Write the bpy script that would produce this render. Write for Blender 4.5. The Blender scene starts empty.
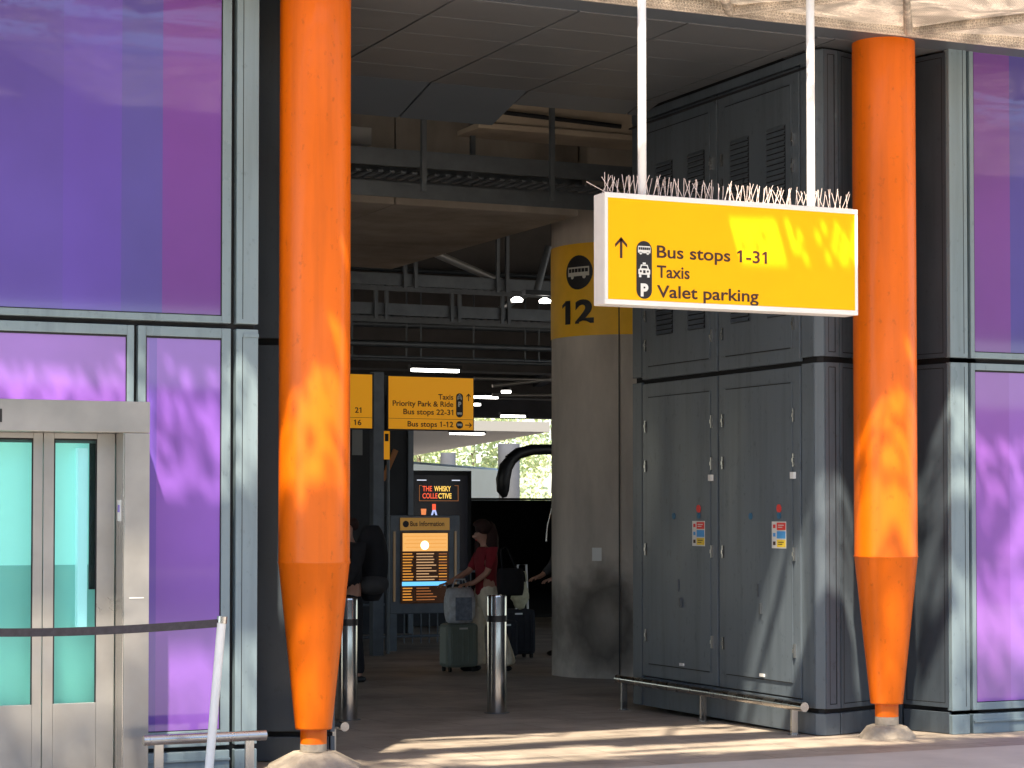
import bpy, bmesh, math, random
from mathutils import Vector, Matrix, noise
R = math.radians
random.seed(7)
C = bpy.data.collections.new("scene"); bpy.context.scene.collection.children.link(C)
S = bpy.context.scene

# ------------------------------------------------------------------ camera, sky, sun, exposure
cd = bpy.data.cameras.new("camera"); cam = bpy.data.objects.new("camera", cd); C.objects.link(cam)
cam.location = (0, 0, 1.65); cam.rotation_euler = (R(90 + 1.7), 0, R(-24.6))
cd.sensor_width = 36; cd.lens = 2136 * 36 / 1024; cd.shift_y = 65.6 / 1024
cd.clip_start = 0.1; cd.clip_end = 2000
S.camera = cam
SUN = Vector((0.32, 0.50, -1.0)).normalized()          # the way the light travels
W = bpy.data.worlds.new("World"); S.world = W; W.use_nodes = True
nt = W.node_tree; bg = nt.nodes["Background"]
sky = nt.nodes.new("ShaderNodeTexSky"); sky.sky_type = 'NISHITA'; sky.sun_disc = False
sky.sun_elevation = math.asin(-SUN.z); sky.sun_rotation = math.atan2(-SUN.x, -SUN.y)
nt.links.new(sky.outputs[0], bg.inputs[0]); bg.inputs[1].default_value = 0.15
sd = bpy.data.lights.new("sun", 'SUN'); sd.energy = 5.0; sd.angle = R(1.2); sd.color = (1, .87, .68)
so = bpy.data.objects.new("sun", sd); C.objects.link(so)
so.rotation_euler = SUN.to_track_quat('-Z', 'Y').to_euler(); so.location = (-3, -8, 20)
S.view_settings.view_transform = 'Standard'; S.view_settings.look = 'None'
S.view_settings.gamma = 1; S.view_settings.exposure = 1.36

# ------------------------------------------------------------------ materials
def mat(name, col, rough=.5, metal=0, spec=.5, var=0, vscale=3, bump=0, bscale=40, coat=0, emit=None, es=1, stretch=(1,1,1), rvar=0, streak=0, scuff=0):
    m = bpy.data.materials.new(name); m.use_nodes = True; n = m.node_tree.nodes; l = m.node_tree.links
    b = n["Principled BSDF"]
    b.inputs["Base Color"].default_value = (*col, 1); b.inputs["Roughness"].default_value = rough
    b.inputs["Metallic"].default_value = metal; b.inputs["Specular IOR Level"].default_value = spec
    if coat: b.inputs["Coat Weight"].default_value = coat; b.inputs["Coat Roughness"].default_value = .06
    if emit:
        b.inputs["Emission Color"].default_value = (*emit, 1); b.inputs["Emission Strength"].default_value = es
    tc = n.new("ShaderNodeTexCoord"); mp = n.new("ShaderNodeMapping"); mp.inputs["Scale"].default_value = stretch
    gm = n.new("ShaderNodeNewGeometry"); l.new(gm.outputs["Position"], mp.inputs[0])
    if var or rvar:
        t = n.new("ShaderNodeTexNoise"); t.inputs["Scale"].default_value = vscale; t.inputs["Detail"].default_value = 7; t.inputs["Roughness"].default_value = .62
        l.new(mp.outputs[0], t.inputs[0])
    if var:
        r = n.new("ShaderNodeMapRange"); r.inputs[1].default_value = .3; r.inputs[2].default_value = .7
        r.inputs[3].default_value = 1 - var; r.inputs[4].default_value = 1 + var; l.new(t.outputs[0], r.inputs[0])
        mx = n.new("ShaderNodeMix"); mx.data_type = 'RGBA'; mx.blend_type = 'MULTIPLY'; mx.inputs[0].default_value = 1
        mx.inputs[6].default_value = (*col, 1); l.new(r.outputs[0], mx.inputs[7]); l.new(mx.outputs[2], b.inputs["Base Color"])
    for amt, sc, lo, hi in ((streak, (9, 9, .45), .48, .72), (scuff, (22, 22, 14), .60, .70)):
        if not amt: continue
        mp2 = n.new("ShaderNodeMapping"); mp2.inputs["Scale"].default_value = sc; l.new(gm.outputs["Position"], mp2.inputs[0])
        ts = n.new("ShaderNodeTexNoise"); ts.inputs["Scale"].default_value = 1; ts.inputs["Detail"].default_value = 6; ts.inputs["Roughness"].default_value = .6; l.new(mp2.outputs[0], ts.inputs[0])
        rs = n.new("ShaderNodeMapRange"); rs.inputs[1].default_value = lo; rs.inputs[2].default_value = hi; rs.inputs[3].default_value = 1; rs.inputs[4].default_value = 1 - amt; l.new(ts.outputs[0], rs.inputs[0])
        ms_ = n.new("ShaderNodeMix"); ms_.data_type = 'RGBA'; ms_.blend_type = 'MULTIPLY'; ms_.inputs[0].default_value = 1
        src = b.inputs["Base Color"].links[0].from_socket; l.new(src, ms_.inputs[6]); l.new(rs.outputs[0], ms_.inputs[7]); l.new(ms_.outputs[2], b.inputs["Base Color"])
    if rvar:
        r2 = n.new("ShaderNodeMapRange"); r2.inputs[1].default_value = .3; r2.inputs[2].default_value = .7
        r2.inputs[3].default_value = max(.02, rough - rvar); r2.inputs[4].default_value = rough + rvar
        l.new(t.outputs[0], r2.inputs[0]); l.new(r2.outputs[0], b.inputs["Roughness"])
    if bump:
        t2 = n.new("ShaderNodeTexNoise"); t2.inputs["Scale"].default_value = bscale; t2.inputs["Detail"].default_value = 4
        l.new(mp.outputs[0], t2.inputs[0]); bn = n.new("ShaderNodeBump"); bn.inputs["Strength"].default_value = bump; bn.inputs["Distance"].default_value = .01
        l.new(t2.outputs[0], bn.inputs["Height"]); l.new(bn.outputs[0], b.inputs["Normal"])
    return m

M = {}
M['frame'] = mat('pale grey painted metal', (.205, .275, .31), .32, 0, .5, .06, 2, .04, 3, rvar=.06, streak=.22, scuff=.2, stretch=(1, 1, .3))
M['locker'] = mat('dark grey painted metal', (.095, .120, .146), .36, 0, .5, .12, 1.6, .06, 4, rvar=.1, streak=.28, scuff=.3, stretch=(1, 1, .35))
M['niche'] = mat('shade darkened locker metal', (.05, .064, .08), .36, 0, .5, .12, 1.6, .06, 4, rvar=.1, streak=.25, scuff=.2)  # same paint as the lockers, darkened to stand for shade and dark reflections
M['gap'] = mat('black joint', (.008, .009, .011), .7)
M['black'] = mat('black plastic', (.012, .012, .014), .45)
M['orange'] = mat('orange gloss paint', (.80, .152, .001), .40, 0, .4, .07, 3, .04, 6, coat=.12, streak=.16, scuff=.22, stretch=(1, 1, .4))
M['yellow'] = mat('yellow sign face', (1, .485, .0), .6, 0, .2, .03, 2)
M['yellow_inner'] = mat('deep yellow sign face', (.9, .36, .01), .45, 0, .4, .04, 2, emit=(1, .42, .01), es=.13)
M['white'] = mat('white painted metal', (.78, .78, .76), .4, 0, .5, .05, 6)
M['ink'] = mat('dark brown lettering', (.045, .012, .006), .5)
M['inkblack'] = mat('black sign print', (.012, .010, .012), .5)
M['steel'] = mat('brushed stainless steel', (.56, .55, .53), .27, 1, .5, .08, 5, .03, 30, rvar=.09, stretch=(1, 1, .08))
M['steel_flat'] = mat('satin steel panel', (.37, .36, .345), .36, .6, .5, .12, 2.2, .04, 12, rvar=.1)
M['steel_dark'] = mat('dull galvanised steel', (.135, .15, .165), .5, .6, .5, .15, 5)
M['bollard'] = mat('polished bollard steel', (.50, .48, .46), .16, 1, .5, .05, 8, stretch=(1, 1, .05), rvar=.05)
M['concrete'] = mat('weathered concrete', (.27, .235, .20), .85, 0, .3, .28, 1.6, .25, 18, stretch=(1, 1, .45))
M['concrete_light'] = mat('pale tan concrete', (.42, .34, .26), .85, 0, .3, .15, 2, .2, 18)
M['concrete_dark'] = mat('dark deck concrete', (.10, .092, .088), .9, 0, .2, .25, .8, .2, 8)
M['soffit'] = mat('dark soffit metal', (.105, .112, .122), .42, .0, .5, .12, 1.2, .03, 3)
M['soffit_blue'] = mat('blue grey bulkhead metal', (.085, .10, .12), .45, .0, .5, .1, 1.5)
M['dark'] = mat('charcoal cladding', (.02, .021, .024), .6, 0, .4, .2, 3)
M['footing'] = mat('pale cracked concrete', (.36, .31, .25), .9, 0, .2, .2, 9, .6, 40)
M['strip'] = mat('lamp diffuser', (.8, .8, .8), .5, emit=(1, .96, .88), es=5)
M['red_cloth'] = mat('dark red knit', (.26, .016, .026), .9, var=.15, vscale=20)
M['beige_cloth'] = mat('beige trouser cloth', (.78, .72, .58), .9, var=.12, vscale=14, bump=.4, bscale=25)
M['skin'] = mat('skin', (.52, .28, .20), .55)
M['hair'] = mat('dark brown hair', (.03, .010, .008), .85, var=.3, vscale=60)
M['black_cloth'] = mat('black cloth', (.014, .014, .018), .9, var=.2, vscale=12)
M['grey_cloth'] = mat('grey cloth', (.05, .05, .055), .9, var=.2, vscale=12)
M['case_green'] = mat('grey green luggage shell', (.19, .23, .20), .45, var=.08, vscale=5)
M['bag_pale'] = mat('pale carrier bag', (.60, .64, .70), .5, var=.25, vscale=16, bump=.6, bscale=22)
M['bag_cream'] = mat('cream cloth bag', (.48, .45, .30), .8, var=.2, vscale=14)
M['red'] = mat('red print', (.75, .05, .04), .5); M['blue'] = mat('blue print', (.08, .35, .75), .5)
M['label_yellow'] = mat('yellow print', (.85, .62, .05), .5); M['paper'] = mat('white label', (.75, .75, .72), .5)
M['orange_wood'] = mat('orange brown board', (.40, .15, .04), .6)
M['coach_white'] = mat('white coach paint', (.52, .66, .95), .3, 0, .5, .03)
M['rubber'] = mat('black rubber', (.015, .015, .015), .75)
M['belt'] = mat('dark webbing tape', (.045, .038, .045), .7, var=.3, vscale=25)
M['lilac'] = mat('lilac plastic', (.25, .18, .6), .4)

def glass_pane(name, bands, x0, rough=.045):
    """back-painted glass: colour zones are dyed vertical bands, x0 = left edges in metres"""
    m = bpy.data.materials.new(name); m.use_nodes = True; n = m.node_tree.nodes; l = m.node_tree.links
    b = n["Principled BSDF"]; b.inputs["Roughness"].default_value = .45; b.inputs["Specular IOR Level"].default_value = .5
    b.inputs["Coat Weight"].default_value = 1; b.inputs["Coat Roughness"].default_value = rough; b.inputs["Coat IOR"].default_value = 1.52
    g = n.new("ShaderNodeNewGeometry"); s = n.new("ShaderNodeSeparateXYZ"); l.new(g.outputs["Position"], s.inputs[0])
    prev = None
    for i, (edge, col) in enumerate(bands):
        if prev is None:
            rgb = n.new("ShaderNodeRGB"); rgb.outputs[0].default_value = (*col, 1); prev = rgb.outputs[0]; continue
        c = n.new("ShaderNodeMath"); c.operation = 'GREATER_THAN'; c.inputs[1].default_value = edge; l.new(s.outputs[0], c.inputs[0])
        mx = n.new("ShaderNodeMix"); mx.data_type = 'RGBA'; mx.inputs[7].default_value = (*col, 1)
        l.new(c.outputs[0], mx.inputs[0]); l.new(prev, mx.inputs[6]); prev = mx.outputs[2]
    t = n.new("ShaderNodeTexNoise"); t.inputs["Scale"].default_value = .9; t.inputs["Detail"].default_value = 3; l.new(g.outputs["Position"], t.inputs[0])
    r = n.new("ShaderNodeMapRange"); r.inputs[1].default_value = .3; r.inputs[2].default_value = .7; r.inputs[3].default_value = .85; r.inputs[4].default_value = 1.15
    l.new(t.outputs[0], r.inputs[0])
    mm = n.new("ShaderNodeMix"); mm.data_type = 'RGBA'; mm.blend_type = 'MULTIPLY'; mm.inputs[0].default_value = 1
    l.new(prev, mm.inputs[6]); l.new(r.outputs[0], mm.inputs[7]); l.new(mm.outputs[2], b.inputs["Base Color"])
    return m
VIO = (.098, .062, .36); BLU = (.086, .068, .33); MAG = (.155, .045, .30)
M['glass_l'] = glass_pane('purple glass left', [(0, VIO), (2.96, (.108, .062, .40)), (3.328, BLU), (3.591, MAG)], 0)
M['glass_l2'] = glass_pane('purple glass left lower', [(0, (.21, .09, .46)), (3.51, (.16, .08, .46)), (3.56, (.25, .10, .53))], 0)
M['glass_l1'] = glass_pane('purple glass left door side', [(0, (.25, .10, .48))], 0)
M['glass_r'] = glass_pane('purple glass right', [(0, (.15, .05, .27)), (10.19, (.07, .055, .28))], 0)
M['glass_r2'] = glass_pane('purple glass right lower', [(0, (.24, .09, .42)), (10.17, (.26, .11, .48))], 0)

def teal_glass():
    m = bpy.data.materials.new('teal lift glass'); m.use_nodes = True; n = m.node_tree.nodes; l = m.node_tree.links
    b = n["Principled BSDF"]; b.inputs["Base Color"].default_value = (.72, .95, .92, 1); b.inputs["Roughness"].default_value = .02
    b.inputs["Transmission Weight"].default_value = 1; b.inputs["IOR"].default_value = 1.15
    return m
M['teal'] = teal_glass()
M['teal_back'] = mat('pale teal lift wall', (.42, .80, .76), .4, emit=(.50, 1, .93), es=.15)

# paving
def paving():
    m = bpy.data.materials.new('paving'); m.use_nodes = True; n = m.node_tree.nodes; l = m.node_tree.links
    b = n["Principled BSDF"]; b.inputs["Roughness"].default_value = .6
    g = n.new("ShaderNodeNewGeometry"); mp = n.new("ShaderNodeMapping"); l.new(g.outputs["Position"], mp.inputs[0])
    br = n.new("ShaderNodeTexBrick"); br.inputs["Scale"].default_value = 1; br.inputs["Mortar Size"].default_value = .006
    br.inputs["Brick Width"].default_value = .9; br.inputs["Row Height"].default_value = .6; br.offset = .5
    br.inputs["Color1"].default_value = (.37, .31, .255, 1); br.inputs["Color2"].default_value = (.33, .28, .23, 1); br.inputs["Mortar"].default_value = (.2, .17, .14, 1)
    l.new(mp.outputs[0], br.inputs[0])
    t = n.new("ShaderNodeTexNoise"); t.inputs["Scale"].default_value = 1.3; t.inputs["Detail"].default_value = 9; t.inputs["Roughness"].default_value = .65; l.new(g.outputs["Position"], t.inputs[0])
    r = n.new("ShaderNodeMapRange"); r.inputs[1].default_value = .3; r.inputs[2].default_value = .7; r.inputs[3].default_value = .62; r.inputs[4].default_value = 1.3
    l.new(t.outputs[0], r.inputs[0])
    mx = n.new("ShaderNodeMix"); mx.data_type = 'RGBA'; mx.blend_type = 'MULTIPLY'; mx.inputs[0].default_value = 1
    l.new(br.outputs[0], mx.inputs[6]); l.new(r.outputs[0], mx.inputs[7]); l.new(mx.outputs[2], b.inputs["Base Color"])
    r3 = n.new("ShaderNodeMapRange"); r3.inputs[3].default_value = .75; r3.inputs[4].default_value = .5; l.new(t.outputs[0], r3.inputs[0]); l.new(r3.outputs[0], b.inputs["Roughness"])
    t2 = n.new("ShaderNodeTexNoise"); t2.inputs["Scale"].default_value = 60; bn = n.new("ShaderNodeBump"); bn.inputs["Strength"].default_value = .25; bn.inputs["Distance"].default_value = .01
    l.new(g.outputs["Position"], t2.inputs[0]); l.new(t2.outputs[0], bn.inputs["Height"]); l.new(bn.outputs[0], b.inputs["Normal"])
    return m
M['paving'] = paving()

# pillar concrete: board marks, dark tyre-like smudge low on its right
def pillar_mat():
    m = mat('pillar concrete', (.50, .445, .385), .85, 0, .3, .22, 2.2, .25, 18, stretch=(1, 1, .35))
    n = m.node_tree.nodes; l = m.node_tree.links; b = n["Principled BSDF"]
    src = b.inputs["Base Color"].links[0].from_socket
    g = n.new("ShaderNodeNewGeometry"); v = n.new("ShaderNodeVectorMath"); v.operation = 'SUBTRACT'; v.inputs[1].default_value = (10.40, 20.29, .47)
    l.new(g.outputs["Position"], v.inputs[0])
    t = n.new("ShaderNodeTexNoise"); t.inputs["Scale"].default_value = 5; t.inputs["Detail"].default_value = 4; l.new(g.outputs["Position"], t.inputs[0])
    v3 = n.new("ShaderNodeVectorMath"); v3.operation = 'MULTIPLY_ADD'; v3.inputs[1].default_value = (.16, 0, .3); v3.inputs[2].default_value = (-.08, 0, -.15); l.new(t.outputs[1], v3.inputs[0])
    v4 = n.new("ShaderNodeVectorMath"); v4.operation = 'ADD'; l.new(v.outputs[0], v4.inputs[0]); l.new(v3.outputs[0], v4.inputs[1])
    v2 = n.new("ShaderNodeVectorMath"); v2.operation = 'MULTIPLY'; v2.inputs[1].default_value = (1 / .19, 0, 1 / .38); l.new(v4.outputs[0], v2.inputs[0])
    ln = n.new("ShaderNodeVectorMath"); ln.operation = 'LENGTH'; l.new(v2.outputs[0], ln.inputs[0])
    cr = n.new("ShaderNodeValToRGB"); e = cr.color_ramp.elements
    e[0].position = .1; e[0].color = (.45, .45, .45, 1); e[1].position = .5; e[1].color = (.14, .14, .14, 1)
    a = e.new(.68); a.color = (.4, .4, .4, 1); a = e.new(.95); a.color = (1, 1, 1, 1)
    sc = n.new("ShaderNodeMath"); sc.operation = 'MULTIPLY'; sc.inputs[1].default_value = .5; l.new(ln.outputs["Value"], sc.inputs[0]); l.new(sc.outputs[0], cr.inputs[0])
    mx = n.new("ShaderNodeMix"); mx.data_type = 'RGBA'; mx.blend_type = 'MULTIPLY'; mx.inputs[0].default_value = .85
    l.new(src, mx.inputs[6]); l.new(cr.outputs[0], mx.inputs[7]); l.new(mx.outputs[2], b.inputs["Base Color"])
    return m
M['pillar'] = pillar_mat()

# canopy fabric: translucent net
def net_mat():
    m = bpy.data.materials.new('canopy netting'); m.use_nodes = True; n = m.node_tree.nodes; l = m.node_tree.links
    b = n["Principled BSDF"]; out = n["Material Output"]; b.inputs["Roughness"].default_value = .8
    g = n.new("ShaderNodeNewGeometry")
    mp = n.new("ShaderNodeMapping"); mp.inputs["Rotation"].default_value = (0, 0, R(38)); mp.inputs["Scale"].default_value = (1, 1.6, 1); l.new(g.outputs["Position"], mp.inputs[0])
    w1 = n.new("ShaderNodeTexVoronoi"); w1.feature = 'DISTANCE_TO_EDGE'; w1.inputs["Scale"].default_value = 55; w1.inputs["Randomness"].default_value = .35; l.new(mp.outputs[0], w1.inputs[0])
    t = n.new("ShaderNodeTexNoise"); t.inputs["Scale"].default_value = 2.6; t.inputs["Detail"].default_value = 6; t.inputs["Distortion"].default_value = 1.2; l.new(mp.outputs[0], t.inputs[0])
    cr = n.new("ShaderNodeValToRGB"); e = cr.color_ramp.elements; e[0].position = .02; e[0].color = (.78, .69, .58, 1); e[1].position = .16; e[1].color = (.50, .43, .36, 1)
    l.new(w1.outputs["Distance"], cr.inputs[0])
    r = n.new("ShaderNodeMapRange"); r.inputs[1].default_value = .35; r.inputs[2].default_value = .65; r.inputs[3].default_value = .7; r.inputs[4].default_value = 1.5; l.new(t.outputs[0], r.inputs[0])
    mx = n.new("ShaderNodeMix"); mx.data_type = 'RGBA'; mx.blend_type = 'MULTIPLY'; mx.inputs[0].default_value = 1
    l.new(cr.outputs[0], mx.inputs[6]); l.new(r.outputs[0], mx.inputs[7]); l.new(mx.outputs[2], b.inputs["Base Color"])
    tr = n.new("ShaderNodeBsdfTranslucent"); l.new(mx.outputs[2], tr.inputs[0])
    ms = n.new("ShaderNodeMixShader"); ms.inputs[0].default_value = .13; l.new(b.outputs[0], ms.inputs[1]); l.new(tr.outputs[0], ms.inputs[2]); l.new(ms.outputs[0], out.inputs[0])
    bn = n.new("ShaderNodeBump"); bn.inputs["Strength"].default_value = .8; bn.inputs["Distance"].default_value = .03
    ad = n.new("ShaderNodeMath"); ad.operation = 'ADD'; l.new(w1.outputs["Distance"], ad.inputs[0]); l.new(t.outputs[0], ad.inputs[1])
    l.new(ad.outputs[0], bn.inputs["Height"]); l.new(bn.outputs[0], b.inputs["Normal"])
    return m
M['net'] = net_mat()

# ------------------------------------------------------------------ helpers
class MB:
    def __init__(s): s.v = []; s.f = []; s.sm = []
    def add(s, vs, fs, smooth=False):
        o = len(s.v); s.v += [tuple(v) for v in vs]; s.f += [tuple(i + o for i in f) for f in fs]; s.sm += [smooth] * len(fs); return s
    def box(s, x0, x1, y0, y1, z0, z1):
        return s.prism([(x0, y0), (x1, y0), (x1, y1), (x0, y1)], z0, z1)
    def prism(s, poly, z0, z1):
        n = len(poly); a = sum(poly[i][0] * poly[(i + 1) % n][1] - poly[(i + 1) % n][0] * poly[i][1] for i in range(n))
        if a < 0: poly = poly[::-1]
        vs = [(x, y, z0) for x, y in poly] + [(x, y, z1) for x, y in poly]
        fs = [tuple(range(n))[::-1], tuple(range(n, 2 * n))] + [(i, (i + 1) % n, n + (i + 1) % n, n + i) for i in range(n)]
        return s.add(vs, fs)
    def obox(s, c, ex, ey, ez, hx, hy, hz):
        c = Vector(c); ex, ey, ez = [Vector(e).normalized() for e in (ex, ey, ez)]
        vs = [c + ex * (a * hx) + ey * (b * hy) + ez * (d * hz) for d in (-1, 1) for a, b in ((-1, -1), (1, -1), (1, 1), (-1, 1))]
        fs = [(3, 2, 1, 0), (4, 5, 6, 7), (0, 1, 5, 4), (1, 2, 6, 5), (2, 3, 7, 6), (3, 0, 4, 7)]
        if ex.cross(ey).dot(ez) < 0: fs = [f[::-1] for f in fs]
        return s.add(vs, fs)
    def tube(s, pts, rs, n=16, caps=True):
        pts = [Vector(p) for p in pts]
        if not isinstance(rs, (list, tuple)): rs = [rs] * len(pts)
        vs = []; fs = []
        up = None
        for i, p in enumerate(pts):
            d = (pts[min(i + 1, len(pts) - 1)] - pts[max(i - 1, 0)]).normalized()
            if up is None:
                up = Vector((0, 0, 1)) if abs(d.z) < .9 else Vector((1, 0, 0))
            a = up.cross(d).normalized(); b = d.cross(a); up = b if abs(d.z) < .999 else up
            for k in range(n):
                t = 2 * math.pi * k / n; vs.append(p + a * (rs[i] * math.cos(t)) + b * (rs[i] * math.sin(t)))
        for i in range(len(pts) - 1):
            for k in range(n):
                k2 = (k + 1) % n; fs.append((i * n + k, i * n + k2, (i + 1) * n + k2, (i + 1) * n + k))
        s.add(vs, fs, True)
        if caps:
            o = len(vs)
            s.add([vs[k] for k in range(n)], [tuple(range(n))[::-1]]); s.add([vs[o - n + k] for k in range(n)], [tuple(range(n))])
        return s
    def lathe(s, c, prof, n=40):
        vs = []; fs = []
        for r, z in prof:
            for k in range(n):
                t = 2 * math.pi * k / n; vs.append((c[0] + r * math.cos(t), c[1] + r * math.sin(t), c[2] + z))
        for i in range(len(prof) - 1):
            for k in range(n):
                k2 = (k + 1) % n; fs.append((i * n + k, i * n + k2, (i + 1) * n + k2, (i + 1) * n + k))
        s.add(vs, fs, True); m = len(prof)
        s.add([vs[k] for k in range(n)], [tuple(range(n))[::-1]]); s.add([vs[(m - 1) * n + k] for k in range(n)], [tuple(range(n))]); return s
    def build(s, name, m, parent=None, bevel=0, smooth=None):
        me = bpy.data.meshes.new(name); off = Vector((0, 0, 0)); o = parent
        while o is not None: off += o.location; o = o.parent
        me.from_pydata([tuple(Vector(v) - off) for v in s.v], [], s.f)
        me.polygons.foreach_set('use_smooth', s.sm if smooth is None else [smooth] * len(s.f)); me.materials.append(m if not isinstance(m, str) else M[m]); me.update()
        ob = bpy.data.objects.new(name, me); C.objects.link(ob); ob.parent = parent
        if bevel:
            b = ob.modifiers.new('bevel', 'BEVEL'); b.width = bevel; b.segments = 2; b.limit_method = 'ANGLE'; b.angle_limit = R(40)
        return ob
def tag(o, label=None, cat=None, group=None, kind=None):
    if label: o['label'] = label
    if cat: o['category'] = cat
    if group: o['group'] = group
    if kind: o['kind'] = kind
    return o
def thing(name, label, cat, loc, group=None):
    o = bpy.data.objects.new(name, None); C.objects.link(o); o.location = loc; o.empty_display_size = .2
    return tag(o, label, cat, group)
def kids(o): return [c for c in C.objects if c.parent == o]
def copy_tree(o, parent=None):
    c = o.copy(); C.objects.link(c); c.parent = parent
    for ch in kids(o): copy_tree(ch, c)
    return c

def glyphs(body, off):
    cu = bpy.data.curves.new('t', 'FONT'); cu.body = body; cu.size = 1; cu.extrude = 0; cu.offset = off; cu.align_x = 'LEFT'
    ob = bpy.data.objects.new('t', cu); C.objects.link(ob); bpy.context.view_layer.update()
    me = bpy.data.meshes.new_from_object(ob.evaluated_get(bpy.context.evaluated_depsgraph_get()))
    vs = [(v.co.x, v.co.y) for v in me.vertices]; fs = [tuple(p.vertices) for p in me.polygons]
    bpy.data.objects.remove(ob); bpy.data.curves.remove(cu); bpy.data.meshes.remove(me)
    return vs, fs
def text_mesh(body, x, z, cap, width=None, depth=.003, align='LEFT', off=.016):
    vs, fs = glyphs(body, off)
    xs = [v[0] for v in vs]; w = max(xs) - min(xs); x0 = min(xs)
    one, _ = glyphs('1', off); ow = max(v[0] for v in one) - min(v[0] for v in one); top = max(v[1] for v in one)
    for i, ch in enumerate(body):                       # a flag on every figure 1, as in the sign's typeface
        if ch == '1' and ow < .2:
            p, _ = glyphs(body[:i + 1], off); r1 = max(v[0] for v in p); l1 = r1 - ow; o = len(vs)
            vs += [(l1 + .03, top), (l1 + .03, top - .13), (l1 - .12, top - .23), (l1 - .12, top - .12)]; fs.append((o + 3, o + 2, o + 1, o))
    sx = cap / .70
    if width: sx = width / w
    sz = cap / .70
    vs = [((a - x0) * sx, b * sz) for a, b in vs]
    if align == 'RIGHT': vs = [(a - w * sx, b) for a, b in vs]
    return [(x + a, z + b) for a, b in vs], fs
def flat(mb, pts, fs, y):          # 2D (x,z) faces on the plane y, facing the camera side
    mb.add([(a, y, b) for a, b in pts], fs); return mb
def disc2(cx, cz, rx, rz=None, n=28):
    rz = rz or rx
    return [(cx + rx * math.cos(2 * math.pi * k / n), cz + rz * math.sin(2 * math.pi * k / n)) for k in range(n)], [tuple(range(n))]
def rect2(x0, x1, z0, z1): return [(x0, z0), (x1, z0), (x1, z1), (x0, z1)], [(0, 1, 2, 3)]
def rrect2(x0, x1, z0, z1, r, n=8):
    p = []
    for cx, cz, a in ((x1 - r, z1 - r, 0), (x0 + r, z1 - r, 90), (x0 + r, z0 + r, 180), (x1 - r, z0 + r, 270)):
        p += [(cx + r * math.cos(R(a + 90 * k / n)), cz + r * math.sin(R(a + 90 * k / n))) for k in range(n + 1)]
    return p, [tuple(range(len(p)))]
def bus_icon(cx, cz, w, h):
    """white layer polys, dark layer polys"""
    wh = [rrect2(cx - w / 2, cx + w / 2, cz - h * .32, cz + h / 2, h * .12), disc2(cx - w * .28, cz - h * .33, h * .17, n=14), disc2(cx + w * .28, cz - h * .33, h * .17, n=14)]
    dk = [rect2(cx - w / 2 + w * (.05 + .155 * k), cx - w / 2 + w * (.18 + .155 * k), cz + h * .05, cz + h * .36) for k in range(6)]
    return wh, dk
def taxi_icon(cx, cz, w, h):
    wh = [rrect2(cx - w / 2, cx + w / 2, cz - h * .32, cz + h * .06, h * .08), ([(cx - w * .4, cz + h * .06), (cx + w * .4, cz + h * .06), (cx + w * .28, cz + h * .36), (cx - w * .28, cz + h * .36)], [(0, 1, 2, 3)]),
          rect2(cx - w * .13, cx + w * .13, cz + h * .38, cz + h * .5), rect2(cx - w * .45, cx - w * .25, cz - h * .5, cz - h * .3), rect2(cx + w * .25, cx + w * .45, cz - h * .5, cz - h * .3)]
    dk = [([(cx - w * .28, cz + h * .1), (cx + w * .28, cz + h * .1), (cx + w * .2, cz + h * .28), (cx - w * .2, cz + h * .28)], [(0, 1, 2, 3)]),
          disc2(cx - w * .3, cz - h * .1, h * .08, n=10), disc2(cx + w * .3, cz - h * .1, h * .08, n=10), rect2(cx - w * .1, cx + w * .1, cz - h * .22, cz - h * .02)]
    return wh, dk
def arrow_poly(cx, cz, s, d='U'):
    t = s * .065
    def T(a, b): return (cx + a, cz + b) if d == 'U' else (cx + b, cz - a)
    P = [rect2(-t, t, -s / 2, s * .42)]
    out = [([T(a, b) for a, b in P[0][0]], [(0, 1, 2, 3)] if d == 'U' else [(0, 1, 2, 3)])]
    for sg in (-1, 1):
        q = [(0, s / 2), (sg * s * .32, s * .16), (sg * s * .32, s * .16 - 2.5 * t), (0, s / 2 - 2.7 * t)]
        out.append(([T(a, b) for a, b in q], [(0, 1, 2, 3)]))
    return out

# ================================================================== THE SETTING
g = MB()
prof = [(-120, 0), (-6, 0), (13.4, 0), (28, -.235), (220, -.235)]
xs = [-120, -20, 0, 10, 30, 160]
vs = [(x, y, z) for y, z in prof for x in xs]; nx = len(xs)
g.add(vs, [(j * nx + i, j * nx + i + 1, (j + 1) * nx + i + 1, (j + 1) * nx + i) for j in range(len(prof) - 1) for i in range(nx - 1)])
tag(g.build('ground', 'paving'), kind='structure')
# road in front of the terminal (behind the photographer), seen in the glass
M['asphalt'] = mat('asphalt', (.06, .06, .062), .8, var=.2, vscale=2)
tag(MB().box(-60, 60, -14, -5, .0045, .008).build('road', 'asphalt'), kind='structure')

tag(MB().box(-60, 60, -4.9, 12.3, .004, .008).build('bounce_pavement', mat('pale bounce concrete', (.50, .46, .41), .8, var=.12, vscale=1.5)), kind='structure')  # unseen pale sheet added to bounce sunlight onto the columns and ceiling
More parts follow.
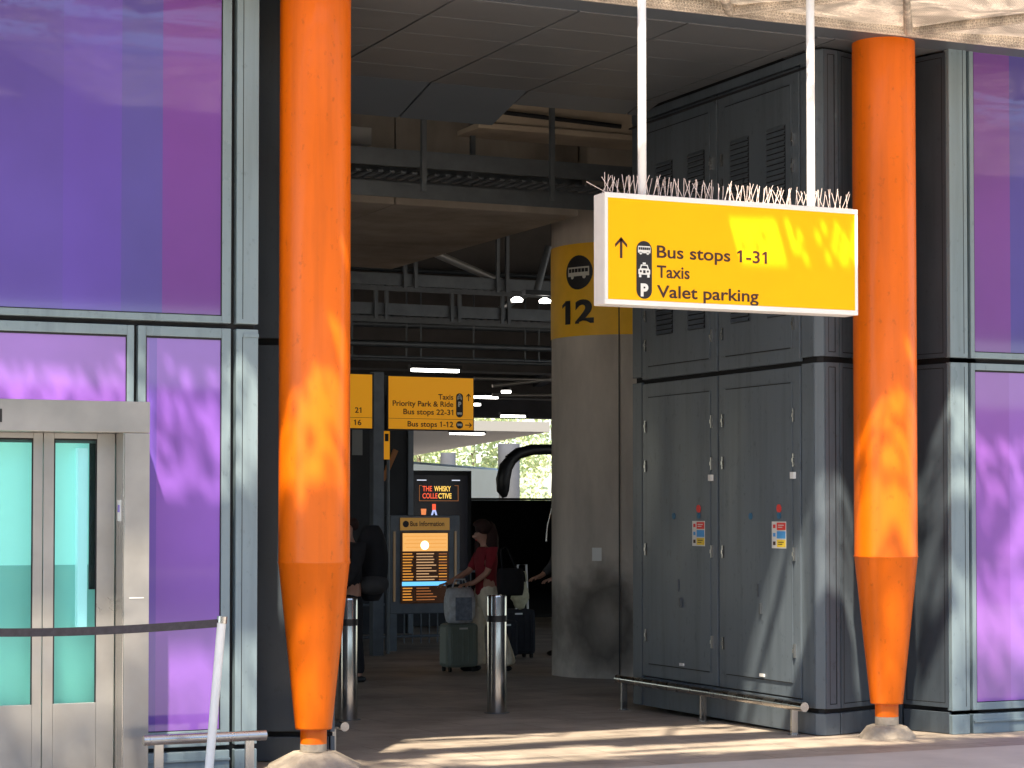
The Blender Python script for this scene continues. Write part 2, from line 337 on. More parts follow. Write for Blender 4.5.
# ---------------- canopy over the walk: net stretched over a tube truss, with openings shaped to cast the sun patches
ZC = 5.18
rnd_d = random.Random(99)
def dapple(x, y):
    """True where the net is open"""
    def n2(a, b, s=0): return noise.noise(Vector((a, b, s)))
    def band(y, a, b): 
        w = .05 * n2(x * 1.3, 3.1); return a + w < y < b + w
    fine = n2(x * 13 + y * 5, y * 17 - x * 6, 5) + .9 * (rnd_d.random() - .5)
    mid = n2(x * 1.6, y * 3.5, 9)
    inbay = 4.15 < x < 7.45
    if 3.35 < x < 3.92 or 7.85 < x < 8.35: y += .17
    if x > 8.9 and y > 11.65: return False
    if x > 9.45 and y > 11.25 and x < 10.5: return False
    if x > 7.9 and 10.3 < y < 11.2: y -= .22
    if 7.4 < x < 8.15 and 11.02 < y < 11.44: return n2(x * 3 - y * 3, y * 5, 3) > -.1
    if inbay and x > 6.6 and band(y, 11.28, 11.86): return n2(x * 3 - y * 3, y * 6, 2) > -.3
    if inbay and band(y, 11.44, 11.86): return n2(x * .7 + y, y * 15, 2) > -.25
    if 4.0 < x < 7.2 and band(y, 10.25, 10.86 if x > 5.3 else 11.0): return n2(x * .9 - y, y * 15, 6) + .35 * fine > -.22
    if band(y, 11.44, 11.84): return fine + .9 * mid > -.22
    if inbay and band(y, 11.84, 12.14): return n2(x * .8, y * 16, 2) > -.05
    if band(y, 10.60, 10.84 if 5.3 < x < 7.6 else 10.95): return fine + .9 * mid > -.2
    if 6.55 < x < 7.47 and 11.05 < y < 11.21: return fine + .8 * mid > -.15
    if 4.0 < x < 5.2 and 10.95 < y < 11.44: return n2(x * .7, y * 14, 7) > .20
    if x > 8.2 and 11.2 < y < 11.44: return n2(x * 3 - y * 6, y * 3, 4) > .12
    if 10.2 < y < 10.58: return fine + mid > .35
    return False
ca = thing('canopy', 'tan net covered canopy edge running above the dark soffit and orange columns', 'canopy', (6, 11, ZC))
mb = MB()
x0, x1, y0, y1, st = -4.0, 18.0, 8.2, 12.86, .035
def zc(x, y): return ZC + .035 * noise.noise(Vector((x * 1.7, y * 2.3, 1))) + (.0 if y > 12.6 else .0)
NX = int((x1 - x0) / st); fy0, fy1 = 10.15, 12.2; NY = int((fy1 - fy0) / st)
idx = {}
def vid(i, j, yy):
    k = (i, j)
    if k not in idx:
        x = x0 + i * st; idx[k] = len(mb.v); mb.v.append((x, yy, zc(x, yy)))
    return idx[k]
for j in range(NY):
    for i in range(NX):
        if dapple(x0 + (i + .5) * st, fy0 + (j + .5) * st): continue
        ya, yb = fy0 + j * st, fy0 + (j + 1) * st
        mb.f.append((vid(i, j, ya), vid(i + 1, j, ya), vid(i + 1, j + 1, yb), vid(i, j + 1, yb))); mb.sm.append(True)
for (a, b) in ((y0, fy0), (fy0 + NY * st, y1)):
    nyy = 8
    n0 = 160
    vs = [(x0 + (NX * st) * i / n0, a + (b - a) * j / nyy, zc(x0 + (NX * st) * i / n0, a + (b - a) * j / nyy)) for j in range(nyy + 1) for i in range(n0 + 1)]
    mb.add(vs, [(j * (n0 + 1) + i, j * (n0 + 1) + i + 1, (j + 1) * (n0 + 1) + i + 1, (j + 1) * (n0 + 1) + i) for j in range(nyy) for i in range(n0)], True)
mb.build('net', 'net', ca)
mb = MB()
for k in range(9):
    xa = 6.05 + (k - 3) * 1.5
    mb.tube([(xa, 12.84, ZC - .03), (xa + .75, 11.8, ZC - .03), (xa + 1.5, 12.84, ZC - .03)], .035, 10)
mb.build('truss_tube', 'net', ca)
mb = MB().tube([(-4, 12.86, ZC), (18, 12.86, ZC)], .062, 16); mb.build('edge_tube', 'net', ca)
MB().prism([(4.75, 7.7), (3.1, 10.4), (2.2, 10.5), (2.2, 10.2)], 5.07, 5.10).build('reflection_plate', 'dark', ca)  # unseen dark plate added so the left glass mirrors a dark wedge
MB().box(-4, 18, 12.93, 13.20, 5.136, 5.152).build('fascia', 'soffit_blue', ca)

# ---------------- soffit over the passage
sf = thing('soffit', 'dark metal panelled soffit over the passage mouth with bulkhead at its back', 'ceiling', (6.7, 14.5, 5.13))
ys = 15.9
joints = [4.72, 5.637, 6.555, 7.42, 8.5]
xl = 3.2
core = MB().box(xl, 8.66, 13.2, ys, 5.16, 5.3); core.build('core', 'gap', sf)
edges = [xl] + joints + [8.66]
rows = [13.205, 13.75, 14.3, 14.85, 15.4, ys]
for i in range(len(edges) - 1):
    p = MB()
    for j in range(len(rows) - 1):
        p.box(edges[i] + .009, edges[i + 1] - .009, rows[j] + .002, rows[j + 1] - .002, 5.13, 5.158)
    p.build('panel', 'soffit', sf, .003)
    # bulkhead panel sloping down inwards
    a, b = edges[i] + .009, edges[i + 1] - .009
    yl_, zl = (16.6, 4.965) if i < 4 else (16.2, 5.075)
    q = MB().add([(a, ys + .004, 5.13), (b, ys + .004, 5.13), (b, yl_, zl), (a, yl_, zl), (a, ys + .004, 5.3), (b, ys + .004, 5.3), (b, yl_, 5.3), (a, yl_, 5.3)],
                 [(0, 3, 2, 1), (4, 5, 6, 7), (0, 1, 5, 4), (1, 2, 6, 5), (2, 3, 7, 6), (3, 0, 4, 7)])
    if i < 4: q.build('bulkhead_panel', 'soffit_blue', sf)
    else: q.build('bulkhead_panel', 'soffit', sf)

up = thing('upper_wall', 'dark wall above the soffit behind the canopy edge', 'wall', (8, 13.5, 5.2))
MB().box(2.5, 16, 13.23, 13.95, 5.31, 7.2).build('wall_face', 'dark', up)
MB().box(8.675, 9.66, 13.205, 13.95, 5.135, 5.30).build('soffit_cap', 'soffit', up); MB().box(3.0, 4.9, 13.35, 13.95, 5.302, 5.309).build('soffit_cap', 'soffit', up)
# ---------------- concrete deck beyond
dk = thing('parking_deck', 'brown concrete deck with deep beams over the passage behind the soffit', 'building', (12, 40, 5))
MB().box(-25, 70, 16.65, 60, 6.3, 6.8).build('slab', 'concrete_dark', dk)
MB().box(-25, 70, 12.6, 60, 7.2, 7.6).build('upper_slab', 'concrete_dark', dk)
MB().box(9.62, 13, 19.2, 20.0, 4.92, 6.28).build('beam', 'concrete', dk, .02)
MB().box(8.30, 12, 18.5, 18.9, 5.36, 5.66).build('ledge', 'concrete_light', dk, .01)
MB().box(8.1, 12, 18.45, 18.98, 5.30, 5.358).build('ledge', 'concrete_light', dk, .01)
Xe = 9.55
MB().box(5.6, 6.96, 18.3, 20.2, 5.03, 5.19).build('bracket', 'steel_flat', dk, .004)
MB().box(5.5, 7.6, 19.35, 24.5, 4.66, 6.28).box(7.612, Xe + .05, 19.35, 24.5, 4.66, 6.28).build('beam', 'concrete', dk, .01)
for y, zb, h in ((27.5, 4.85, .9), (31, 4.9, .9), (36, 4.75, .9), (42, 4.7, 1.0), (49, 4.55, 1.0), (57, 4.45, 1.0)):
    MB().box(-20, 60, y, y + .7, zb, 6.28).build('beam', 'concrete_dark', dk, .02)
for x in (14, 19, 25):
    m_ = MB().obox((x + 6, 40, 5.2), (.35, 1, 0), (1, -.35, 0), (0, 0, 1), 14, .12, .35); m_.build('beam', 'concrete_dark', dk)
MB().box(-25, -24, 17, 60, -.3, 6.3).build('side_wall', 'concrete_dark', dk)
# far pale bay, seen past the signs, open on its right
fs_ = thing('far_roof', 'pale flat roof slab far beyond the dark deck with daylight beyond', 'roof', (30, 70, 4.3))
MB().prism([(12, 62.5), (29.96, 62.5), (36.6, 90.7), (12, 97)], 4.28, 4.6).build('slab', mat('pale soffit', (.36, .37, .38), .8, emit=(.9, .88, .85), es=.0), fs_)

def column_at(x, y, r, z1, label):
    o = thing('concrete_column', label, 'column', (x, y, -.235), 'columns under the far roof')
    MB().lathe((x, y, -.235), [(r, 0), (r, z1 + .235)], 20).build('shaft', 'concrete_far', o)
    return o
M['concrete_far'] = mat('grey far concrete', (.10, .11, .13), .8, var=.1)
column_at(33.75, 74, .42, 4.28, 'grey far concrete column standing just left of the coach mirror arm')
column_at(36.3, 86, .34, 4.28, 'far concrete column below the right end of the yellow sign, thinner looking than its neighbour')

# ---------------- big rounded pillar 12
PC = Vector((10.985, 20.9)); PR = .85
fdir = (-PC).normalized(); fang = math.atan2(fdir.y, fdir.x)
def on_pillar(s, z, r=PR):          # s metres round the pillar, to the right of its camera side
    a = fang + s / PR; return (PC.x + r * math.cos(a), PC.y + r * math.sin(a), z)
pl = thing('concrete_pillar', 'round board marked concrete pillar with yellow band reading 12 behind the hanging sign', 'pillar', (PC.x, PC.y, -.12))
MB().lathe((PC.x, PC.y, -.2), [(PR, 0), (PR, 6.5)], 96).build('shaft', 'pillar', pl)
def wrap(polys, r, sub=.03):
    m_ = MB()
    for pts, fs in polys: m_.add([on_pillar(a, b, r) for a, b in pts], fs)
    return m_
band = MB(); N = 60; s0, s1 = -1.34, 1.4
vsb = [on_pillar(s0 + (s1 - s0) * i / N, z, PR + .008) for z in (3.555, 4.555) for i in range(N + 1)]
band.add(vsb, [(i, i + 1, N + 2 + i, N + 1 + i) for i in range(N)], True)
M['band'] = mat('yellow pillar band', (.95, .52, .03), .5, 0, .3, .08, 3)
bd = band.build('number_band', 'band', pl)
s_ic = -.575
def fan_disc(cs, cz, r, rr, n=32, rings=6):
    m_ = MB(); vs = [on_pillar(cs, cz, rr)]; fs = []
    for q in range(1, rings + 1):
        for k in range(n):
            t = 2 * math.pi * k / n; vs.append(on_pillar(cs + r * q / rings * math.cos(t), cz + r * q / rings * math.sin(t), rr))
    for k in range(n): fs.append((0, 1 + k, 1 + (k + 1) % n))
    for q in range(rings - 1):
        for k in range(n): fs.append((1 + q * n + k, 1 + (q + 1) * n + k, 1 + (q + 1) * n + (k + 1) % n, 1 + q * n + (k + 1) % n))
    return m_.add(vs, fs)
fan_disc(s_ic, 4.24, .185, PR + .011).build('bus_symbol_disc', 'inkblack', bd)
wh, dkk = bus_icon(s_ic, 4.235, .29, .13)
wb = MB()
N2 = 12
for i in range(N2):
    a = s_ic - .145 + .29 * i / N2; b2 = a + .29 / N2
    wb.add([on_pillar(a, 4.20, PR + .016), on_pillar(b2, 4.20, PR + .016), on_pillar(b2, 4.30, PR + .016), on_pillar(a, 4.30, PR + .016)], [(0, 1, 2, 3)])
for p in wh[1:]: wb.add([on_pillar(a, b, PR + .016) for a, b in p[0]], p[1])
wb.build('bus_symbol', mat('dull white print', (.6, .58, .52), .5), bd)
wrap(dkk, PR + .019).build('bus_symbol_window', 'inkblack', bd)
tp, tf = text_mesh('12', s_ic - .20, 3.70, .235, .40, off=.04)
wrap([(tp, tf)], PR + .014).build('number', 'inkblack', bd)
wrap([rect2(-.40, -.29, 1.14, 1.28)], PR + .012).build('notice', 'paper', pl)
jt = MB()
a0 = -.105
jt.add([on_pillar(a0, -.1, PR + .013), on_pillar(a0 + .012, -.1, PR + .013), on_pillar(a0 + .012, 4.56, PR + .013), on_pillar(a0, 4.56, PR + .013)], [(0, 1, 2, 3)])
jt.build('joint', 'black', pl)

# ================================================================== RIGHT BLOCK: lockers
XW = 8.666
rb = thing('service_block', 'dark grey metal clad corner block with tall locker doors right of the passage', 'building', (9.2, 14.8, 0))
path = [(XW, 16.42), (XW, 13.52), (8.715, 13.455), (8.86, 13.475), (9.46, 13.69), (9.50, 13.60), (9.620, 13.17)]
# dark core
def inset_core(z0, z1):
    return MB().prism([(8.70, 16.40), (8.70, 13.53), (8.73, 13.49), (8.86, 13.51), (9.50, 13.74), (9.535, 13.6), (9.66, 13.2), (9.9, 13.2), (9.9, 16.4)], z0, z1)
inset_core(.0, 6.2).build('core', 'gap', rb)
MB().box(9.9, 14, 13.3, 16.4, 0, 6.2).build('rear_mass', 'dark', rb)
def clad(parent, seg, z0, z1, m, gap=.007, th=.028, ring=.030, name='wall_panel', ringed=True):
    (ax, ay), (bx, by) = seg; a = Vector((ax, ay, 0)); b = Vector((bx, by, 0)); d = (b - a).normalized(); n_ = Vector((-d.y, d.x, 0))
    # outward normal = towards the camera
    mid = (a + b) / 2
    if n_.dot(Vector((0, 0, 0)) - mid) < 0: n_ = -n_
    L = (b - a).length; c = mid; m_ = MB()
    m_.obox(c - n_ * (th / 2) + Vector((0, 0, (z0 + z1) / 2)), d, n_, (0, 0, 1), L / 2 - gap, th / 2, (z1 - z0) / 2 - .003)
    o = m_.build(name, m, parent, .004)
    if ringed and L > .12 and ring:
        r_ = MB(); w = ring; p = .004
        cz = (z0 + z1) / 2; hl = L / 2 - gap; hz = (z1 - z0) / 2 - .003
        for sg in (-1, 1):
            r_.obox(c + n_ * p / 2 + d * sg * (hl - w / 2) + Vector((0, 0, cz)), d, n_, (0, 0, 1), w / 2, p / 2, hz)
            r_.obox(c + n_ * p / 2 + Vector((0, 0, cz + sg * (hz - w / 2))), d, n_, (0, 0, 1), hl - w - .0005, p / 2, w / 2)
        r_.build('panel_border', m, o)
        g_ = MB()
        for sg in (-1, 1):
            g_.obox(c + n_ * .0012 + d * sg * (hl - w - .004) + Vector((0, 0, cz)), d, n_, (0, 0, 1), .003, .0012, hz - w - .002)
            g_.obox(c + n_ * .0012 + Vector((0, 0, cz + sg * (hz - w - .004))), d, n_, (0, 0, 1), hl - w - .008, .0012, .003)
        g_.build('groove', 'gap', o)
    return o
ZB = [(.0, .165), (.195, 2.775), (2.815, 5.12)]
# wall ends beside the doors
for (y0_, y1_) in ((16.24, 16.42), ):
    for z0, z1 in ZB: clad(rb, ((XW, y1_), (XW, y0_)), z0, z1, 'locker', ringed=False)
for seg in ((path[1], path[2]),):
    for z0, z1 in ZB: clad(rb, seg, z0, z1, 'locker', ringed=False, gap=0)
clad(rb, ((XW, 13.70), (XW, 13.52)), .195, 2.775, 'locker', ringed=False); clad(rb, ((XW, 13.70), (XW, 13.52)), 2.815, 5.12, 'locker', ringed=False)
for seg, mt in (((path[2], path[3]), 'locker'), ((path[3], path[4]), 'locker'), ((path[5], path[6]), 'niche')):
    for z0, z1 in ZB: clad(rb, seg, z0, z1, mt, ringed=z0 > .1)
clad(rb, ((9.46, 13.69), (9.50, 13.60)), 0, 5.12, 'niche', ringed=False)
clad(rb, ((XW, 16.24), (XW, 13.52)), 0, .165, 'locker', ringed=False)
# head trim above the doors
MB().box(XW - .002, XW + .03, 13.6, 16.42, 5.04, 5.115).build('head_trim', 'locker', rb, .004)
MB().box(XW - .03, XW - .004, 13.5, 16.42, 4.99, 5.0).build('cable', 'black', rb)
# locker doors
def locker(y0_, y1_, z0, z1, kind):
    """door in the plane XW facing -X, y0_<y1_"""
    m_ = MB().box(XW - .004, XW + .026, y0_ + .01, y1_ - .01, z0 + .008, z1 - .008)
    d = m_.build('locker_door', 'locker', rb, .004)
    yi0, yi1, zi0, zi1 = y0_ + .13, y1_ - .13, z0 + .115, z1 - .125
    MB().box(XW - .010, XW - .0045, y0_ + .115, y1_ - .105, zi0, zi1).build('raised_panel', 'locker', d, .002)
    g_ = MB().box(XW - .0125, XW - .0102, yi0, yi1, zi0 - .002, zi0 + .005).box(XW - .0125, XW - .0102, yi0, yi1, zi1 - .006, zi1)
    g_.build('groove', 'gap', d)
    zs = (z0 + .36, z0 + 1.09, z0 + 1.80, z0 + 2.14) if kind == 'low' else (z0 + .30, z0 + .55, z1 - .75, z1 - .55)
    for z in zs:
        for y in (y0_ + .085, y1_ - .085):
            MB().box(XW - .022, XW - .0045, y - .006, y + .006, z - .05, z + .05).box(XW - .028, XW - .022, y - .009, y + .009, z - .015, z + .015).build('hinge', 'steel', d)
    if kind == 'low':
        ym = (y0_ + y1_) / 2 - .05
        MB().box(XW - .02, XW - .0105, ym - .05, ym + .02, z0 + .135, z0 + .158).build('bottom_catch', 'white', d)
        MB().box(XW - .03, XW - .0105, ym - .012, ym + .012, z0 + .62, z0 + .70).box(XW - .02, XW - .0105, ym + .04, ym + .046, z0 + .75, z0 + .85).build('handle', 'steel_dark', d)
        yl = y0_ + (.20 if y0_ > 14.5 else .20)
        lb = MB().box(XW - .0125, XW - .0105, yl, yl + .205, 1.38, 1.585).build('warning_label', 'paper', d)
        # wide edge first: pictogram strip is on the far side, colour blocks on the near side
        for z_, c_ in ((1.52, 'red'), (1.455, 'blue'), (1.39, 'label_yellow')):
            MB().box(XW - .0145, XW - .0126, yl + .005, yl + .13, z_, z_ + .056).build('colour_block', c_, lb)
            MB().box(XW - .0145, XW - .0126, yl + .15, yl + .185, z_ + .014, z_ + .042).build('symbol', c_ if c_ != 'label_yellow' else 'ink', lb)
            MB().box(XW - .0155, XW - .0146, yl + .03, yl + .11, z_ + .034, z_ + .040).box(XW - .0155, XW - .0146, yl + .05, yl + .11, z_ + .018, z_ + .024).build('print', 'paper' if c_ == 'red' else 'ink' if c_ == 'label_yellow' else 'blue', lb)
        for z_, c_ in ((1.685, 'red'), (1.63, 'blue_dark')):
            r_ = MB(); n = 18; cy = yl + .10
            r_.tube([(XW - .0105, cy, z_), (XW - .016, cy, z_)], .032 if c_ == 'red' else .026, 18); r_.build('round_sticker', c_, d)
        r_ = MB().tube([(XW - .0105, y0_ + .72, 1.625), (XW - .016, y0_ + .72, 1.625)], .026, 18); r_.build('round_sticker', 'blue_dark', d)
        if True:
            MB().box(XW - .03, XW - .0045, y0_ + .07, y0_ + .115, z0 + 1.66, z0 + 1.71).build('padlock_tag', 'white', d)
    else:
        for (a, b) in ((y0_ + .19, y0_ + .46), (y0_ + .73, y0_ + 1.01)):
            lv = MB().box(XW - .0125, XW - .0101, a, b, z0 + .37, z1 - .42).build('louvre', 'gap', d)
            sl = MB(); z = z0 + .375
            while z < z1 - .44:
                sl.add([(XW - .013, a, z), (XW - .013, b, z), (XW - .026, b, z + .004), (XW - .026, a, z + .004), (XW - .013, b, z + .032), (XW - .013, a, z + .032)],
                       [(0, 1, 2, 3), (3, 2, 4, 5)]); z += .042
            sl.build('louvre_slats', 'locker', lv)
    return d
M['blue_dark'] = mat('dark blue sticker', (.03, .14, .26), .5)
for (a, b) in ((14.94, 16.235), (13.70, 14.93)):
    locker(a, b, .195 + .055, 2.765, 'low'); locker(a, b, 2.785, 5.035, 'high')
MB().box(XW, XW + .026, 13.70, 16.24, .196, .248).build('sill', 'locker', rb, .003)

# ================================================================== FACADES (plane Y = 13.14)
FY = 13.14
def framed(parent, x0, x1, z0, z1, m, fl, fr, ft, fb, label=None):
    """a window: frame (four bars) > pane"""
    f = MB(); yb = FY + .09
    f.box(x0, x0 + fl, FY, yb, z0, z1).box(x1 - fr, x1, FY, yb, z0, z1).box(x0 + fl + .0005, x1 - fr - .0005, FY, yb, z1 - ft, z1).box(x0 + fl + .0005, x1 - fr - .0005, FY, yb, z0, z0 + fb)
    w = f.build('window_frame', 'frame', parent, .004)
    MB().box(x0 + fl + .001, x1 - fr - .001, FY + .012, FY + .03, z0 + fb + .001, z1 - ft - .001).build('pane', m, w)
    gs = MB(); e = .006                               # black gasket
    gs.box(x0 + fl, x0 + fl + e, FY + .006, FY + .0115, z0 + fb, z1 - ft).box(x1 - fr - e, x1 - fr, FY + .006, FY + .0115, z0 + fb, z1 - ft)
    gs.box(x0 + fl + e, x1 - fr - e, FY + .006, FY + .0115, z1 - ft - 2.2 * e, z1 - ft).box(x0 + fl + e, x1 - fr - e, FY + .006, FY + .0115, z0 + fb, z0 + fb + e)
    gs.build('gasket', 'gap', w)
    return w
lf = thing('glass_wall', 'purple glass wall in pale grey frames left of the left orange column', 'wall', (3, FY, 0))
MB().box(-1, 4.21, FY + .06, FY + .6, 0, 6.4).build('core', 'gap', lf)
framed(lf, -1.0, 4.040, 2.862, 6.4, 'glass_l', .06, .060, .06, .045)
framed(lf, .3, 3.411, .175, 2.828, 'glass_l1', .05, .045, .062, .05)
framed(lf, 3.437, 4.040, .175, 2.828, 'glass_l2', .050, .060, .062, .10)
for z0, z1 in ((0, .145), (.175, 2.828), (2.862, 6.4)):
    a = MB().box(4.075, 4.222, FY - .002, FY + .2, z0, z1).build('pilaster', 'frame', lf, .005)
    if z0 > .1:
        MB().box(4.115, 4.119, FY - .0035, FY - .001, z0 + .03, z1 - .05 if z1 < 3 else z1).build('groove', 'gap', a)
        MB().box(4.119, 4.222, FY - .012, FY - .0025, z1 - .05, z1 - .03).build('cap_strip', 'frame', a)
for (a, b) in ((-1, 3.411), (3.437, 4.040)):
    MB().box(a, b, FY - .002, FY + .1, 0, .145).build('plinth', 'frame', lf, .004)
    MB().box(a, b, FY - .018, FY - .003, .085, .098).build('plinth_trim', 'frame', lf)
# return and niche behind the left column
nb = thing('niche_wall', 'dark grey metal clad niche wall behind the left orange column', 'wall', (4.6, 13.6, 0))
MB().prism([(4.215, 13.75), (4.36, 13.73), (4.86, 13.49), (4.86, 16.3), (4.215, 16.3)], 0, 6.2).build('core', 'gap', nb)
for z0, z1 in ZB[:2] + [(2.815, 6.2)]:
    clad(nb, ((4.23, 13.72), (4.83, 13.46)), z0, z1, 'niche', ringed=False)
    MB().box(4.84, 4.868, 13.47, 16.3, z0, z1).build('wall_panel', 'locker', nb)

rf = thing('glass_wall', 'purple glass wall in pale grey frames right of the right orange column', 'wall', (11, FY, 0))
MB().box(9.66, 16, FY + .06, FY + .15, 0, 6.4).build('core', 'gap', rf)
framed(rf, 9.812, 14.0, 2.815, 6.4, 'glass_r', .036, .05, .06, .045)
framed(rf, 9.812, 14.0, .175, 2.778, 'glass_r2', .036, .05, .052, .055)
for z0, z1 in ((0, .145), (.175, 2.778), (2.815, 6.4)):
    a = MB().box(9.622, 9.783, FY - .002, FY + .06, z0, z1).build('pilaster', 'frame', rf, .005)
    if z0 > .1:
        MB().box(9.745, 9.749, FY - .0035, FY - .001, z0 + .03, z1 - .03).build('groove', 'gap', a)
MB().box(9.812, 14, FY - .002, FY + .06, 0, .145).build('plinth', 'frame', rf, .004)
MB().box(9.812, 14, FY - .018, FY - .003, .085, .098).build('plinth_trim', 'frame', rf)

# ================================================================== ORANGE COLUMNS
def column(cx, cy, label, neckpaint, foot):
    o = thing('orange_column', label, 'column', (cx, cy, 0), 'orange tapered columns')
    r = .232
    MB().lathe((cx, cy, 0), [(r, 1.335), (r, 6.8)], 96).build('shaft', 'orange', o)
    MB().lathe((cx, cy, 0), [(.095, .247), (.118, .25), (.120, .262), (r - .001, 1.322), (r + .003, 1.326), (r + .003, 1.3345)], 96).build('taper', 'orange', o)
    MB().lathe((cx, cy, 0), [(.086, .155 if neckpaint else .15), (.086, .246)], 48).build('painted_neck', 'orange', o)
    MB().lathe((cx, cy, 0), [(.087, .07), (.087, .1545)], 48).build('neck', 'footing', o)
    if foot == 'facet': n_, prof = 8, [(.33, -.01), (.325, .01), (.15, .100), (.10, .105)]
    else: n_, prof = 14, [(.215, -.01), (.21, .012), (.15, .08), (.10, .095)]
    f = MB().lathe((cx, cy, 0), prof, n_)
    rnd = random.Random(3)
    f.v = [(x + rnd.uniform(-.006, .006), y + rnd.uniform(-.006, .006), z + rnd.uniform(-.004, .004)) for x, y, z in f.v]
    f.build('footing', 'footing', o, .008, smooth=False)
    return o
column(4.622, 13.19, 'orange steel column on an eight sided footing beside the lift', True, 'facet')
column(9.072, 13.19, 'orange steel column on a low round footing beside the locker block', True, 'round')

# ================================================================== HANGING SIGN
hs = thing('hanging_sign', 'large yellow direction sign on two white rods reading Bus stops 1-31 Taxis Valet parking', 'sign', (7.09, 12.08, 2.97))
SX0, SX1, SZ0, SZ1, SY = 6.141, 8.042, 2.972, 3.682, 12.0
b_ = MB().box(SX0, SX1, SY + .012, SY + .16, SZ0, SZ1).build('case', 'white', hs, .006)
fr = MB(); t = .032
fr.box(SX0, SX1, SY, SY + .0115, SZ1 - t, SZ1).box(SX0, SX1, SY, SY + .0115, SZ0, SZ0 + t).box(SX0, SX0 + .022, SY, SY + .0115, SZ0 + t, SZ1 - t).box(SX1 - .022, SX1, SY, SY + .0115, SZ0 + t, SZ1 - t)
fr.build('frame', 'white', hs, .003)
fc = MB().box(SX0 + .022, SX1 - .022, SY + .005, SY + .0115, SZ0 + t, SZ1 - t).build('sign_face', 'yellow', hs)
def sxp(px, py):                     # helper on the sign plane (metres from the left edge, height)
    return None
yl = SY + .003
def put(polys, m, name, parent, y):
    q = MB()
    for pts, fs in polys: flat(q, pts, fs, y)
    return q.build(name, m, parent)
for body, z, x1_ in (('Bus stops 1-31', 3.285, 7.335), ('Taxis', 3.157, 6.755), ('Valet parking', 3.030, 7.27)):
    put([text_mesh(body, 6.515, z, .078, x1_ - 6.515)], 'ink', 'lettering', fc, yl)
put(arrow_poly(6.258, 3.335, .135), 'ink', 'arrow', fc, yl)
PX, = (6.423,)
put([rrect2(PX - .056, PX + .056, 3.015, 3.385, .055)], 'inkblack', 'symbol_plate', fc, yl)
wh, dkk = bus_icon(PX, 3.325, .09, .055); put(wh, 'paper', 'bus_symbol', fc, yl - .001); put(dkk, 'inkblack', 'bus_symbol_window', fc, yl - .002)
wh, dkk = taxi_icon(PX, 3.20, .085, .095); put(wh, 'paper', 'taxi_symbol', fc, yl - .001); put(dkk, 'inkblack', 'taxi_symbol_detail', fc, yl - .002)
def bold(body, x, z, cap, w):
    return [text_mesh(body, x, z, cap, w, off=.05)]
put(bold('P', PX - .026, 3.035, .075, .055), 'paper', 'parking_letter', fc, yl - .0013)
for x in (6.45, 7.725):
    MB().tube([(x, SY + .08, SZ1 + .002), (x, SY + .08, 5.23)], .028, 20).build('rod', 'white', hs)
sp = MB(); rnd = random.Random(5)
sp.box(SX0 + .02, SX1 - .02, SY + .03, SY + .05, SZ1 + .002, SZ1 + .006); sp.box(SX0 + .02, SX1 - .02, SY + .11, SY + .13, SZ1 + .002, SZ1 + .006)
x = SX0 + .03
while x < SX1 - .03:
    for yy in (SY + .04, SY + .12):
        for k in range(1 if yy > SY + .1 else 2):
            a = rnd.uniform(-.035, .035); l_ = rnd.uniform(.10, .135); bx = x + rnd.uniform(-.01, .01)
            sp.tube([(bx, yy, SZ1 + .004), (bx + a + (-.02 if k else .02), yy + rnd.uniform(-.04, .04), SZ1 + l_)], .0020, 4, False)
    x += .043
sp.tube([(SX0 + .02, SY + .03, SZ1 + .004), (SX0 - .12, SY + .02, SZ1 + .06)], .002, 4)
sp.build('bird_spike_strip', mat('spike wire', (.85, .72, .68), .4, 0), hs)

# ================================================================== LIFT
lt = thing('lift_entrance', 'stainless steel lift entrance with teal glass doors', 'lift', (2.6, 12.95, 0))
LY = 12.80
MB().box(.4, 3.424, LY, LY + .33, 2.140, 2.330).build('header', 'steel_flat', lt, .004)
MB().box(3.268, 3.424, LY + .002, LY + .33, 0, 2.138).build('jamb', 'steel_flat', lt, .004)
MB().box(.4, 3.268, LY + .24, LY + .30, 2.08, 2.139).build('door_head', 'steel_dark', lt)
MB().box(3.262, 3.2675, LY + .012, LY + .24, 0, 2.139).build('reveal', 'steel', lt)
bt = MB().box(3.257, 3.2615, LY + .06, LY + .13, 1.60, 1.73).build('call_panel', 'white', lt)
MB().box(3.254, 3.2568, LY + .075, LY + .115, 1.655, 1.70).build('call_button', 'lilac', bt)
for (a, b) in ((2.15, 2.813), (2.818, 3.258)):
    d = MB(); y0_, y1_ = LY + .20, LY + .235
    wl, wr = .064, .111
    if a < 2.5: wl, wr = .1, .058
    d.box(a, a + wl, y0_, y1_, 0.02, 2.139).box(b - wr, b, y0_, y1_, .02, 2.139).box(a + wl + .0005, b - wr - .0005, y0_, y1_, .02, .49).box(a + wl + .0005, b - wr - .0005, y0_, y1_, 2.105, 2.139)
    dd = d.build('lift_door', 'steel_flat', lt, .003)
    MB().box(a + wl + .001, b - wr - .001, y0_ + .012, y0_ + .022, .491, 2.104).build('glass', 'teal', dd)
    e = .008
    MB().box(a + wl, a + wl + e, y0_ + .004, y0_ + .011, .49, 2.105).box(b - wr - e, b - wr, y0_ + .004, y0_ + .011, .49, 2.105).box(a + wl + e, b - wr - e, y0_ + .004, y0_ + .011, 2.095, 2.105).build('gasket', 'gap', dd)
